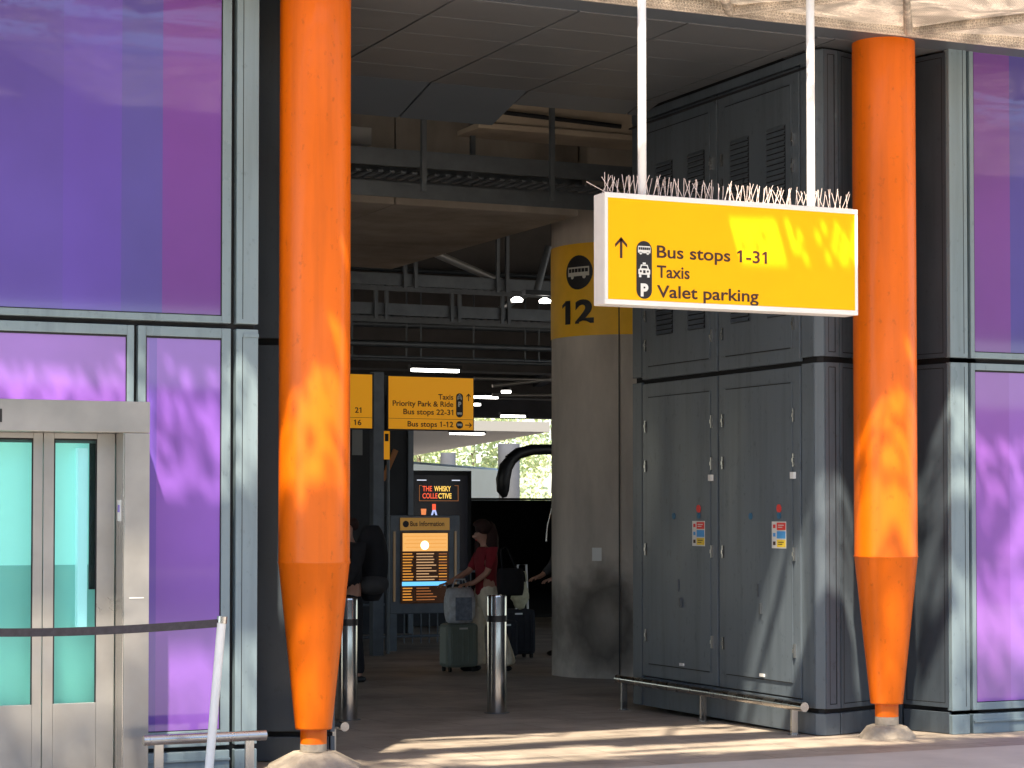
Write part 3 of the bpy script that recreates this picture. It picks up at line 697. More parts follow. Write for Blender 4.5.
# car interior behind the glass
MB().box(1.9, 3.25, FY - .005, FY + .04, 1.33, 2.13).build('car_wall', 'teal_back', lt); MB().box(1.9, 3.25, FY - .005, FY + .04, 0, 1.329).build('car_wall', mat('lower teal lift wall', (.26, .56, .52), .4, emit=(.4, .8, .72), es=.07), lt)
MB().box(3.045, 3.105, LY + .27, FY - .006, .95, 2.05).build('car_post', mat('pale blue glass edge', (.55, .8, .85), .2, emit=(.6, .9, 1), es=.16), lt)
MB().box(3.112, 3.15, LY + .25, LY + .265, 1.18, 2.09).build('car_pillar', 'dark', lt)
MB().box(2.40, 2.525, LY - .003, LY - .0005, 2.19, 2.27).build('indicator', 'black', lt)
MB().box(3.165 + .01, 3.29, LY - .004, LY - .0005, 2.15, 2.245).build('patch_plate', 'steel', lt) if False else None
for z, w in ((.80, .012),):
    MB().box(3.30, 3.39, LY - .001, LY + .001, 1.13, 1.136).build('scratch', 'white', lt)

# leaning belt post and belt
bp = thing('belt_barrier_post', 'leaning white post holding a dark tape across the lift', 'barrier post', (3.63, 12.2, .0))
MB().tube([(3.615, 12.2, .0), (3.700, 12.2, 1.0)], .026, 20).build('post', 'white', bp)
MB().tube([(3.700, 12.2, 1.0), (3.704, 12.2, 1.04)], .030, 20).build('head', 'steel', bp)
MB().tube([(3.615, 12.2, 0), (3.616, 12.2, .012)], .13, 24).build('base', 'white', bp)
MB().box(3.665, 3.675, 12.17, 12.2, .60, .90).build('clip', 'steel', bp) if False else None
mb = MB(); n = 20; vs = []
for i in range(n + 1):
    x = 1.8 + (3.672 - 1.8) * i / n; sag = -.03 * math.sin(math.pi * i / n)
    for z in (-.024, .024): vs.append((x, 12.2, 1.0 + sag + z))
    for z in (.024, -.024): vs.append((x, 12.203, 1.0 + sag + z))
mb.add(vs, [(4 * i + a, 4 * i + (a + 1) % 4, 4 * i + 4 + (a + 1) % 4, 4 * i + 4 + a) for i in range(n) for a in range(4)])
mb.build('belt', 'belt', bp)

# bumper rails
def rail(name_label, pts, posts, r, zt, group='low steel bumper rails'):
    o = thing('bumper_rail', name_label, 'rail', (posts[0][0], posts[0][1], 0), group)
    MB().tube([(x, y, zt) for x, y in pts], r, 20).build('rail', 'steel', o)
    for (x, y, zg) in posts:
        MB().box(x - .028, x + .028, y - .012, y + .012, zg, zt - r * .7).build('post', 'steel', o, .003)
        MB().tube([(x, y, zg), (x, y, zg + .008)], .05, 16).build('post_foot', 'steel', o)
    return o
rail('pale steel bumper rail in front of the glass wall beside the lift', [(3.325, 12.55), (4.09, 12.55)], [(3.42, 12.55, 0), (3.985, 12.55, 0)], .031, .292)
rail('short steel bumper rail with a round end behind the left orange column', [(4.97, 13.55), (4.97, 16.2)], [(4.93, 13.7, -.003), (4.95, 15, -.02)], .031, .215)
rail('long steel bumper rail along the foot of the locker doors', [(8.56, 13.50), (8.56, 16.5)], [(8.57, 13.66, -.004), (8.57, 15.03, -.026), (8.57, 16.4, -.048)], .036, .215)

# ================================================================== BOLLARDS
def bollard(x, y, z, label):
    o = thing('bollard', label, 'bollard', (x, y, z), 'polished steel bollards')
    MB().lathe((x, y, z), [(.083, 0), (.083, .985), (.079, 1.0)], 48).build('post', 'bollard', o)
    MB().lathe((x, y, z), [(.0845, .775), (.0845, .83)], 48).build('band', 'black', o)
    MB().lathe((x, y, z), [(.11, -.004), (.11, .004), (.084, .006)], 32).build('base_ring', 'steel_dark', o)
    return o
bollard(7.485, 16.66, -.052, 'polished bollard standing in front of the woman in beige trousers')
bollard(6.11, 16.6, -.051, 'polished bollard standing just right of the left orange column')

# ================================================================== INTERIOR
# cable trays
def tray(label, y, x0, x1, za, zb, hang, ztop, ladder=True, slope=0):
    o = thing('cable_tray', label, 'cable tray', (x0, y, za), 'cable trays under the deck')
    MB().box(x0, x1, y, y + .02, za, za + .155).build('side_rail', 'steel_dark', o)
    MB().box(x0, x1, y + .4, y + .42, zb, zb + .14).build('side_rail', 'steel_dark', o)
    m_ = MB(); x = x0
    while x < x1: m_.box(x, x + .05, y + .021, y + .399, (za + zb) / 2 + .05, (za + zb) / 2 + .07); x += .11
    m_.build('rung', 'steel_dark', o)
    for x in hang:
        MB().box(x, x + .045, y - .045, y - .002, min(za, zb), ztop).build('hanger', 'steel_dark', o)
    return o
tray('upper grey cable tray with rungs, nearest below the bulkhead', 18.0, 5.6, 9.6, 4.80, 4.58, (7.32, 8.62), 5.6)
tray('upper grey cable tray, just behind the nearest one', 18.9, 5.6, 9.8, 4.70, 4.88, (8.2, 6.9), 5.6)
tray('lower grey cable tray hung on rods below the brown concrete beam', 26, 8.9, 16, 4.63, 4.60, (10.33, 10.48, 11.66, 11.8, 13.2), 6.2)
tray('lowest grey cable tray hung left of the number 12 pillar', 26.6, 8.9, 16, 4.30, 4.24, (10.15, 10.3, 11.25, 11.36, 12.0, 12.1), 4.65)
pp = thing('pipe', 'black pipe running along the concrete ledge beside the pillar', 'pipe', (8.7, 18.4, 5.45))
MB().tube([(8.35, 18.42, 5.46), (9.6, 18.42, 5.42)], .022, 12).build('pipe_run', 'black', pp)
# slanting strut with lamp head
st_ = thing('spot_lamp', 'white spot lamp hanging near the pillar on a slanting grey arm', 'lamp', (11.33, 24, 4.4), 'lamps under the deck')
MB().tube([(11.49, 24, 4.98), (11.33, 24, 4.42)], .045, 12).build('arm', 'steel_dark', st_)
MB().box(11.15, 11.5, 23.95, 24.05, 4.36, 4.42).build('bracket', 'black', st_)
for x in (11.056, 11.44):
    MB().lathe((x, 24, 4.27), [(.07, 0), (.075, .03), (.03, .06)], 20).build('lamp_head', 'strip', st_)
def strip_lamp(x0, x1, y, z, label, w=.10):
    o = thing('strip_lamp', label, 'lamp', (x0, y, z), 'strip lamps under the deck')
    MB().box(x0, x1, y, y + w, z, z + .05).build('diffuser', 'strip', o)
    MB().box(x0 - .05, x1 + .05, y - .01, y + w + .01, z + .051, z + .12).build('housing', 'dark', o)
strip_lamp(13.70, 14.56, 34, 4.085, 'long bright strip lamp just above the yellow passage sign')
strip_lamp(17.3, 18.0, 40, 4.0, 'strip lamp to the right of the word Taxis on the yellow sign')
strip_lamp(20.36, 20.95, 45, 3.87, 'strip lamp just right of the bus stops 1-12 arrow')
strip_lamp(26.6, 27.7, 62.6, 4.16, 'strip lamp under the pale far roof below the yellow sign', .3)
for i, (x, y, z, lb) in enumerate(((18.18, 40, 4.12, 'small round lamp midway between the yellow passage sign and the pillar'), (18.8, 40, 4.36, 'small round lamp nearest the pillar, highest of the small ones'), (19.7, 45, 4.12, 'small round lamp just right of the yellow sign below the strip lamp'))):
    o = thing('round_lamp', lb, 'lamp', (x, y, z), 'round lamps under the deck')
    MB().lathe((x, y, z), [(.10, 0), (.10, .05)], 16).build('diffuser', 'strip', o); MB().lathe((x, y, z), [(.12, .051), (.08, .12)], 16).build('housing', 'dark', o)

cdt = thing('conduit', 'pale conduits slung under the far beams between the yellow sign and the pillar', 'pipe', (18, 38, 4.5))
for (xa, za, xb, zb) in ((17.2, 4.16, 19.2, 4.42), (17.2, 3.98, 19.2, 4.02), (16.8, 4.30, 19.2, 4.32)):
    MB().tube([(xa, 38.5, za), (xb, 38.5, zb)], .035, 8).build('conduit_run', 'steel_flat', cdt)
pr = thing('service_pipes', 'thin dark service pipes and drop rods under the deck between the trays', 'pipe', (11, 28, 4.4))
for k, (z, y, r_) in enumerate(((4.95, 27.0, .03), (4.02, 28.0, .045), (3.86, 28.3, .025), (4.5, 30.2, .05), (4.1, 32, .03))):
    MB().tube([(8.5, y, z), (19, y, z + .04)], r_, 8).build('pipe_run', 'steel_dark', pr)
for k in range(9):
    x = 9.6 + k * .62 + .2 * (k % 3); MB().tube([(x, 28.15, 3.86), (x, 28.15, 5.0 + .2 * (k % 2))], .012, 6).build('drop_rod', 'steel_dark', pr)
MB().tube([(9.7, 24.7, 5.1), (12.6, 27.0, 4.72), (13.4, 30.0, 4.72)], .05, 10).build('pipe_run', 'steel_flat', pr)
# sign post with two panels
ps = thing('sign_post', 'grey post carrying yellow passage signs for taxis, park and ride and bus stops', 'sign', (10.0, 26.1, -.21))
MB().box(9.93, 10.075, 26.02, 26.16, -.21, 3.49).build('post', 'steel_dark', ps)
def panel(x0, x1, z0, z1, y):
    o = MB().box(x0, x1, y, y + .10, z0, z1).build('sign_panel', 'black', ps, .004)
    MB().box(x0 + .015, x1 - .015, y - .006, y - .001, z0 + .015, z1 - .015).build('sign_face', 'yellow_inner', o)
    MB().box(x0 + .015, x1 - .015, y - .008, y - .0065, z0 + .15, z0 + .155).build('divider', 'ink', o)
    return o
p1 = panel(10.115, 11.35, 2.735, 3.452, 26); p2 = panel(9.1, 9.915, 2.735, 3.465, 26)
yt = 25.99
for body, z, x1_, w in (('Taxis', 3.148, 11.045, .215), ('Priority Park & Ride', 3.052, 11.045, .86), ('Bus stops 22-31', 2.945, 11.045, .71), ('Bus stops 1-12', 2.785, 11.045, .65)):
    put([text_mesh(body, x1_ , z, .07, w, align='RIGHT')], 'ink', 'lettering', p1, yt)
put([rrect2(11.085, 11.185, 2.915, 3.235, .048)], 'inkblack', 'symbol_plate', p1, yt); put([disc2(11.135, 2.815, .05)], 'inkblack', 'symbol_plate', p1, yt)
wh, dkk = taxi_icon(11.135, 3.185, .07, .075); put(wh, 'paper', 'taxi_symbol', p1, yt - .002); put(dkk, 'inkblack', 'taxi_symbol_detail', p1, yt - .004)
put(bold('P', 11.115, 3.06, .06, .045), 'paper', 'parking_letter', p1, yt - .002)
for z in (2.965, 2.815):
    wh, dkk = bus_icon(11.135, z, .07, .035); put(wh, 'paper', 'bus_symbol', p1, yt - .002)
put(arrow_poly(11.265, 3.185, .10), 'ink', 'arrow', p1, yt); put(arrow_poly(11.265, 2.815, .10, 'R'), 'ink', 'arrow', p1, yt)
put([text_mesh('21', 9.66, 2.95, .07, .09)], 'ink', 'lettering', p2, yt); put([text_mesh('16', 9.66, 2.79, .07, .09)], 'ink', 'lettering', p2, yt)
ts = thing('small_sign', 'narrow upright yellow sign on a thin pole below the passage sign', 'sign', (10.15, 26.3, -.21))
MB().box(10.215, 10.305, 26.4, 26.44, 2.36, 2.735).build('sign_face', 'yellow_inner', ts)
MB().box(10.235, 10.285, 26.392, 26.398, 2.60, 2.70).build('symbol', 'inkblack', ts)
MB().tube([(10.29, 26.42, -.21), (10.29, 26.42, 2.355)], .022, 10).build('pole', 'steel_dark', ts)
dw = thing('dark_wall', 'tall charcoal wall behind the sign post', 'wall', (10, 31.2, -.235))
MB().box(6, 12.47, 31.2, 31.5, -.235, 3.35).build('wall_face', 'dark', dw); MB().box(12.475, 12.56, 31.15, 31.5, -.235, 3.45).build('edge_post', 'steel_dark', dw)
MB().box(11.55, 11.72, 31.19, 31.199, 2.55, 3.1).build('notice', mat('grey notice', (.25, .25, .24), .6), dw)
bo = thing('leaning_board', 'orange brown stick leaning against the dark wall below the yellow sign', 'board', (12.2, 31.0, 2.2))
MB().obox((12.13, 31.1, 2.40), (.42, 0, .9), (0, 1, 0), (.9, 0, -.42), .26, .02, .04).build('board', 'orange_wood', bo)
# railing
rl = thing('pedestrian_railing', 'low grey railing with upright bars behind the information board', 'railing', (10, 28.6, -.22))
m_ = MB().tube([(9.0, 28.6, .80), (12.6, 28.6, .80)], .022, 10).tube([(9.0, 28.6, .34), (12.6, 28.6, .34)], .018, 10).tube([(9.0, 28.6, -.12), (12.6, 28.6, -.12)], .022, 10); m_.build('rail', 'steel_dark', rl)
x = 9.05
while x < 12.6: MB().tube([(x, 28.6, -.22), (x, 28.6, .80)], .010, 8).build('upright', 'steel_dark', rl); x += .13
# information board
kb = thing('information_board', 'lit bus information board with timetable in a grey steel housing', 'information board', (11.07, 27.1, -.22))
MB().box(10.555, 11.58, 27.02, 27.22, .28, 1.62).build('housing', 'steel_dark', kb, .01)
MB().box(10.555, 10.655, 27.02, 27.20, -.225, .279).build('leg', 'steel_dark', kb); MB().box(11.48, 11.58, 27.02, 27.20, -.225, .279).build('leg', 'steel_dark', kb)
for x in (10.60, 11.50): MB().box(x, x + .03, 27.005, 27.019, .45, 1.4).build('side_light', mat('warm side trim', (.3, .25, .2), .4, .6, emit=(1, .55, .15), es=.02), kb)
hd = MB().box(10.70, 11.42, 27.0, 27.019, 1.415, 1.585).build('header', mat('dull amber header', (.55, .30, .05), .5, emit=(1, .5, .12), es=.06), kb)
put([disc2(10.775, 1.50, .045)], 'inkblack', 'symbol', hd, 26.998); put([text_mesh('Bus Information', 10.84, 1.473, .065, .50)], 'inkblack', 'lettering', hd, 26.998)
sc = MB().box(10.71, 11.41, 27.0, 27.019, .42, 1.395).build('screen', mat('dark lit sheet', (.02, .012, .006), .3, emit=(.5, .16, .03), es=.015), kb)
def em(name, c, e): return mat(name, tuple(.5 * k for k in c), .5, emit=c, es=e * .5)
E1 = em('lamp lit paper', (1, .50, .14), .7); E2 = em('amber print', (1, .40, .06), .55); E3 = em('pale print', (1, .58, .28), .5); E4 = em('blue lit band', (.15, .55, 1), 1.0); E5 = em('bright lamp spot', (1, .85, .45), 3.2); E6 = em('dim amber print', (.8, .28, .08), .3)
MB().box(10.73, 11.39, 26.994, 26.9995, 1.13, 1.375).build('lit_heading', E1, sc)
q = MB(); q.lathe((0, 0, 0), [(.0, 0)], 3) if False else None
put([disc2(11.05, 1.21, .06, .06)], E5, 'lamp_spot', sc, 26.992)
for k in range(4): put([rect2(10.75 + .03 * (k % 2), 11.37, 1.33 - .05 * k, 1.338 - .05 * k)], E2, 'heading_line', sc, 26.9925)
rnd = random.Random(11)
a_ = []; b2_ = []; c_ = []
for k in range(17):
    z = 1.095 - k * .039
    if .66 < z < .70: continue
    a_.append(rect2(10.73, 10.87 + rnd.uniform(-.02, .02), z - .008, z + .008))
    (b2_ if z > .66 else c_).append(rect2(10.93, 10.93 + rnd.uniform(.18, .32), z - .007, z + .006))
    if z > .74: (a_ if k % 3 else c_).append(rect2(11.26, 11.38, z - .010, z + .004))
put(a_[:22], E2, 'timetable_column', sc, 26.9975); put(b2_, E3, 'timetable_column', sc, 26.9975); put(c_, E6, 'timetable_column', sc, 26.9975)
put([rect2(10.72, 11.39, .66, .715)], E4, 'blue_band', sc, 26.996)
# advertising screen
ad = thing('advertising_screen', 'black advertising screen reading THE WHISKY COLLECTIVE behind the information board', 'advert screen', (13.7, 33, -.235))
MB().box(13.12, 14.36, 33.0, 33.35, -.235, 2.36).build('housing', 'black', ad, .01)
ascr = MB().box(13.2, 14.28, 32.985, 32.999, .2, 2.28).build('screen', mat('blue black screen', (.003, .003, .008), .25, emit=(.01, .015, .05), es=.02), ad)
ER = em('red glowing letters', (1, .12, .05), .9); EY = em('yellow glowing letters', (1, .62, .12), 1.1); EW = em('white glowing mark', (.8, .85, 1), .8)
yy = 32.98
put([text_mesh('THE', 13.46, 2.015, .085, .17)], ER, 'lettering', ascr, yy); put([text_mesh('WHISKY', 13.67, 2.015, .085, .30)], EY, 'lettering', ascr, yy)
put([text_mesh('COLLE', 13.46, 1.895, .085, .27)], ER, 'lettering', ascr, yy); put([text_mesh('CTIVE', 13.745, 1.895, .085, .24)], EY, 'lettering', ascr, yy)
put([rect2(13.40, 13.41, 1.855, 2.11), rect2(14.10, 14.11, 1.855, 2.11), rect2(13.40, 14.11, 1.85, 1.858), rect2(13.40, 13.45, 2.105, 2.113), rect2(14.04, 14.11, 2.105, 2.113)], E6, 'text_border', ascr, yy)
put([rect2(13.36, 13.53, 2.19, 2.205), rect2(13.99, 14.14, 2.19, 2.205)], EW, 'screen_mark', ascr, yy)
put([([(13.44, 1.62), (13.52, 1.62), (13.53, 1.72), (13.43, 1.72)], [(0, 1, 2, 3)])], em('orange cup', (1, .3, .1), .7), 'cup_image', ascr, yy)
put([rect2(13.635, 13.70, 1.70, 1.80)], ER, 'bottle_image', ascr, yy); put([([(13.61, 1.60), (13.64, 1.60), (13.67, 1.68), (13.70, 1.60), (13.73, 1.60), (13.70, 1.70), (13.64, 1.70)], [(0, 1, 2, 3, 4, 5, 6)])], em('pale blue image', (.5, .6, 1), .8), 'bottle_image', ascr, yy)
# black screen wall behind the woman
sw = thing('screen_wall', 'black flat topped screen wall behind the woman', 'wall', (15.8, 35, -.235))
MB().box(14.4, 20, 35, 35.15, -.235, 1.88).build('panel', 'black', sw); MB().box(14.35, 20.05, 34.98, 35.17, 1.883, 1.92).build('top_cap', 'dark', sw)

# white coach far behind
wc = thing('white_coach', 'pale white coach parked far behind the advertising screen', 'coach', (0, 0, 0))
a = Vector((17.4, 40.9)) ; 
def atpx(px, zf):
    F = Vector((math.sin(R(24.6)), math.cos(R(24.6)))); Rr = Vector((F.y, -F.x)); return F * zf + Rr * ((px - 512) / 2136 * zf)
A_ = atpx(396, 49.5); B_ = atpx(499.5, 59); d = (B_ - A_).normalized(); nn = Vector((-d.y, d.x))
if nn.dot(A_) < 0: nn = -nn
wc.location = (A_.x, A_.y, -.235)
hh = 3.0
MB().prism([tuple(A_), tuple(B_), tuple(B_ + nn * 2.5), tuple(A_ + nn * 2.5)], .1, 2.88).build('body', 'coach_white', wc, .06)
e1 = A_ + d * .4 - nn * .006; e2 = B_ - d * .3 - nn * .006
MB().prism([tuple(e1), tuple(e2), tuple(e2 + nn * .004), tuple(e1 + nn * .004)], .95, 1.75).build('window_band', 'black', wc)
for t_ in (2.0, 8.2):
    c = A_ + d * t_; MB().tube([(c.x - nn.x * .02, c.y - nn.y * .02, .26), (c.x + nn.x * .3, c.y + nn.y * .3, .26)], .48, 24).build('wheel', 'rubber', wc)
c = A_ + d * 1.55 - nn * .012
MB().tube([(c.x, c.y, 2.55), (c.x + nn.x * .01, c.y + nn.y * .01, 2.55)], .06, 12).build('side_lamp', 'black', wc)

# dark coach whose mirror arm shows left of the pillar
bc = thing('dark_coach', 'dark coach behind the pillar with a curved black mirror arm', 'coach', (16, 31, -.235))
cu_ = Vector((.475, .880)); cr_ = Vector((.880, -.475)); c0 = Vector((14.90, 31.0))
def cp(a, b): p = c0 + cr_ * a + cu_ * b; return (p.x, p.y)
MB().prism([cp(0, .25), cp(.2, 0), cp(2.3, 0), cp(2.5, .25), cp(2.5, 9), cp(0, 9)], .08, 3.25).build('body', 'dark', bc, .1)
MB().prism([cp(.22, -.02), cp(2.28, -.02), cp(2.28, -.004), cp(.22, -.004)], 1.1, 2.8).build('windscreen', 'black', bc)
for x in (.25, 1.95): MB().prism([cp(x, -.04), cp(x + .28, -.04), cp(x + .28, -.003), cp(x, -.003)], .45, .65).build('headlight', 'white', bc)
for b_0 in (1.8, 7): 
    p_ = cp(-.02, b_0); q_ = cp(.28, b_0); MB().tube([(*p_, .26), (*q_, .26)], .49, 24).build('wheel', 'rubber', bc)
mr = MB().tube([(15.15, 30.9, 2.66), (14.8, 30.9, 2.67), (14.5, 30.9, 2.66), (14.26, 30.9, 2.60), (14.10, 30.9, 2.48)], [.075, .085, .09, .095, .10], 14)
mr.build('mirror_arm', 'black', bc)
MB().tube([(14.15, 30.9, 2.52), (14.04, 30.9, 2.38), (13.99, 30.9, 2.18), (13.99, 30.9, 2.0), (14.02, 30.9, 1.90)], [.09, .11, .115, .10, .04], 16).build('mirror', 'black', bc)
MB().tube([(14.86, 30.8, 2.1), (14.80, 30.8, 1.75), (14.72, 30.8, 1.45), (14.70, 30.8, 1.2)], .012, 8).build('trim_edge', 'steel', bc)
for z in (1.55, 1.35, 1.0, .8): MB().box(14.80, 14.90, 30.79, 30.80, z, z + .07).build('side_marker', em('amber marker', (1, .4, .1), .5), bc)

# far trees in daylight
M['leaf'] = mat('sunlit leaf', (.58, .66, .38), .7, var=.25, vscale=.6)
M['bark'] = mat('bark', (.12, .09, .06), .9)
def tree(x, y, h, r, label, seed):
    rn = random.Random(seed); o = thing('tree', label, 'tree', (x, y, -.3), 'trees beyond the far roof')
    MB().tube([(x, y, -.3), (x + .1, y, h * .35), (x, y + .2, h * .8)], [.22, .16, .05], 10).build('trunk', 'bark', o)
    m_ = MB()
    cl = [(Vector((rn.uniform(-1, 1) * r, rn.uniform(-1, 1) * r, h * (.12 + .9 * rn.random()))), rn.uniform(.6, 1.3)) for _ in range(30)]
    for c, cr in cl:
        for _ in range(120):
            v = Vector((rn.gauss(0, 1), rn.gauss(0, 1), rn.gauss(0, 1))).normalized() * cr * rn.uniform(.5, 1); p = Vector((x, y, 0)) + c + v
            a1 = Vector((rn.gauss(0, 1), rn.gauss(0, 1), rn.gauss(0, 1))).normalized(); b1 = a1.cross(Vector((rn.gauss(0, 1), rn.gauss(0, 1), rn.gauss(0, 1)))).normalized()
            s_ = .16; m_.add([p - a1 * s_, p + b1 * s_ * .6, p + a1 * s_, p - b1 * s_ * .6], [(0, 1, 2, 3)])
    m_.build('crown', 'leaf', o)
for i, (x, y, h, r, lb) in enumerate(((44.6, 98, 9, 3.4, 'sunlit tree seen inside the loop of the coach mirror arm'), (48.6, 101, 10, 3.6, 'sunlit tree hidden mostly behind the pillar'), (43.4, 104, 8.5, 3.2, 'sunlit tree just right of the thicker far column'),
                                  (41.0, 101, 8, 3, 'sunlit tree seen between the yellow sign and the thicker far column'), (46.6, 107, 11, 3.5, 'taller sunlit tree behind the mirror arm tree'))):
    tree(x, y, h, r, lb, 20 + i)

# things behind the photographer that the glass and steel mirror
vd = thing('elevated_road', 'concrete elevated road on piers across the forecourt', 'bridge', (0, -20, 0))
MB().box(-60, 90, -32, -18, 7.4, 11.5).build('deck', 'concrete_dark', vd)
for x in range(-50, 90, 14): MB().box(x, x + 1.2, -26, -24.8, 0, 7.39).build('pier', 'concrete', vd)
ob_ = thing('opposite_building', 'low dark building on the far side of the forecourt', 'building', (0, -38, 0))
MB().box(-60, 90, -46, -36, 0, 5.4).build('wall', 'concrete_dark', ob_)
MB().box(-60, 90, -35.98, -35.9, 1.0, 3.2).build('window_band', 'black', ob_)

# ================================================================== PEOPLE AND LUGGAGE
def skin_mesh(name, joints, bones, m, parent, rot, loc, sub=2, root=0):
    me = bpy.data.meshes.new(name)
    c_, s_ = math.cos(rot), math.sin(rot); base = Vector(loc) - parent_loc(parent)
    me.from_pydata([(base.x + x * c_ - y * s_, base.y + x * s_ + y * c_, base.z + z) for (x, y, z, *_r) in joints], bones, [])
    ob = bpy.data.objects.new(name, me); C.objects.link(ob); ob.parent = parent
    sk = ob.modifiers.new('skin', 'SKIN')
    if not me.skin_vertices: me.attributes
    bm = bmesh.new(); bm.from_mesh(me); ly = bm.verts.layers.skin.verify(); bm.verts.ensure_lookup_table()
    for i, v in enumerate(bm.verts):
        r_ = joints[i][3]; v[ly].radius = r_ if isinstance(r_, tuple) else (r_, r_); v[ly].use_root = (i == root)
    bm.to_mesh(me); bm.free()
    sk.use_smooth_shade = True
    sb = ob.modifiers.new('sub', 'SUBSURF'); sb.levels = sub; sb.render_levels = sub
    me.materials.append(M[m]); return ob
def parent_loc(p):
    off = Vector((0, 0, 0))
    while p is not None: off += p.location; p = p.parent
    return off
def ellipsoid(mb, c, r, n=20, m=14, fn=None, rot=0, base=(0, 0, 0)):
    vs = []; cr, sr = math.cos(rot), math.sin(rot)
    for j in range(m + 1):
        ph = math.pi * j / m
        for i in range(n):
            th = 2 * math.pi * i / n; v = Vector((math.sin(ph) * math.cos(th), math.sin(ph) * math.sin(th), math.cos(ph)))
            if fn: v = fn(v)
            x, y, z = c[0] + v.x * r[0], c[1] + v.y * r[1], c[2] + v.z * r[2]
            vs.append((base[0] + x * cr - y * sr, base[1] + x * sr + y * cr, base[2] + z))
    mb.add(vs, [(j * n + i, (j + 1) * n + i, (j + 1) * n + (i + 1) % n, j * n + (i + 1) % n) for j in range(m) for i in range(n)], True); return mb

def woman():
    L = (9.84, 22.2, -.14); rot = R(178)
    o = thing('person', 'woman with long dark hair in dark red top and beige trousers reaching to a suitcase', 'person', L)
    # local: +x forward, +y her left (away from the camera), -y her right
    J = [(0, 0, .93, (.11, .14)), (0, 0, 1.10, (.095, .125)), (.01, 0, 1.28, (.10, .15)), (.0, 0, 1.40, (.06, .075)), (.02, 0, 1.46, (.045, .045)),
         (.062, 0, 1.50, (.06, .055)), (.07, 0, 1.59, (.085, .07)), (.172, 0, 1.53, (.012, .012)),
         (.0, -.16, 1.36, .05), (.13, -.19, 1.13, .038), (.36, -.13, 1.02, .03), (.43, -.12, .99, (.03, .016)),
         (.0, .16, 1.36, .05), (.06, .2, 1.12, .038), (.20, .12, 1.0, .03), (.26, .08, .99, (.03, .016)),
         (0, -.09, .88, .085), (.08, -.10, .48, .055), (.07, -.11, .09, .04), (.17, -.12, .03, (.04, .028)),
         (0, .09, .88, .085), (-.09, .08, .48, .055), (-.22, .09, .09, .04), (-.12, .10, .03, (.04, .028))]
    B = [(0, 1), (1, 2), (2, 3), (3, 4), (4, 5), (5, 6), (5, 7), (2, 8), (8, 9), (9, 10), (10, 11), (2, 12), (12, 13), (13, 14), (14, 15), (0, 16), (16, 17), (17, 18), (18, 19), (0, 20), (20, 21), (21, 22), (22, 23)]
    n0 = len(J)
    for hand, sy in ((11, 1), (15, 1)):
        hx, hy, hz, _ = J[hand]
        for k in range(4):
            i0 = len(J); dy = -.03 + .02 * k; ln = (.065, .075, .07, .055)[k]
            J.append((hx + .04, hy + dy, hz - .005, .0095)); J.append((hx + .04 + ln * .6, hy + dy, hz - .015, .0085)); J.append((hx + .035 + ln, hy + dy, hz - .045, .007))
            B += [(hand, i0), (i0, i0 + 1), (i0 + 1, i0 + 2)]
        i0 = len(J); J.append((hx + .01, hy + .045, hz - .01, .010)); J.append((hx + .045, hy + .06, hz - .03, .008)); B += [(hand, i0), (i0, i0 + 1)]
    skin_mesh('body', J, B, 'skin', o, rot, L)
    T = [(0, 0, .80, (.14, .165)), (0, 0, 1.10, (.115, .145)), (.01, 0, 1.27, (.125, .165)), (.0, 0, 1.385, (.075, .10)), (.0, -.17, 1.355, .068), (.06, -.185, 1.24, .056), (.12, -.19, 1.14, .05), (.0, .17, 1.355, .068), (.03, .19, 1.24, .056), (.05, .2, 1.14, .05)]
    skin_mesh('top', T, [(0, 1), (1, 2), (2, 3), (2, 4), (4, 5), (5, 6), (2, 7), (7, 8), (8, 9)], 'red_cloth', o, rot, L)
    P = [(0, 0, 1.05, (.118, .145)), (0, 0, .90, (.13, .16)), (0, -.09, .78, .115), (.09, -.10, .46, .10), (.07, -.11, .12, .115), (.07, -.11, .05, .118), (0, .09, .78, .112), (-.10, .08, .46, .10), (-.21, .09, .12, .115), (-.22, .09, .05, .118)]
    skin_mesh('trousers', P, [(0, 1), (1, 2), (2, 3), (3, 4), (4, 5), (1, 6), (6, 7), (7, 8), (8, 9)], 'beige_cloth', o, rot, L)
    MB2 = MB().obox((0, 0, 0), (1, 0, 0), (0, 1, 0), (0, 0, 1), .001, .001, .001)
    hm = MB()
    ellipsoid(hm, (.05, 0, 1.61), (.118, .105, .115), 22, 16, lambda v: Vector((v.x * (.62 if v.x > 0 and v.z < .25 else 1), v.y, v.z * (1 if v.z > 0 else .6))), rot, L)
    ellipsoid(hm, (-.055, 0, 1.44), (.085, .12, .25), 22, 16, lambda v: v * (1 + .12 * noise.noise(v * 3)), rot, L)
    ellipsoid(hm, (.03, -.10, 1.38), (.07, .035, .24), 16, 12, lambda v: v * (1 + .12 * noise.noise(v * 3)), rot, L)
    hm.build('hair', 'hair', o)
    c_, s_ = math.cos(rot), math.sin(rot)
    def W_(x, y, z): return (L[0] + x * c_ - y * s_, L[1] + x * s_ + y * c_, L[2] + z)
    for sy in (-.028, .028):
        MB().tube([W_(.118, sy, 1.565), W_(.128, sy, 1.565)], .008, 8).build('eye', 'black', o)
    MB().tube([W_(.118, -.02, 1.485), W_(.126, 0, 1.485), W_(.118, .02, 1.485)], .005, 6).build('mouth', 'red', o)
    for x, y in ((.14, -.11), (-.15, .10)):
        ellipsoid(MB(), (x, y, .03), (.13, .045, .045), 14, 8, rot=rot, base=L).build('shoe', 'black_cloth', o, smooth=True)
    return W_
Wf = woman()
hb = thing('shoulder_bag', 'black shoulder bag hanging behind the woman at her hip', 'bag', (10.1, 22.0, .7))
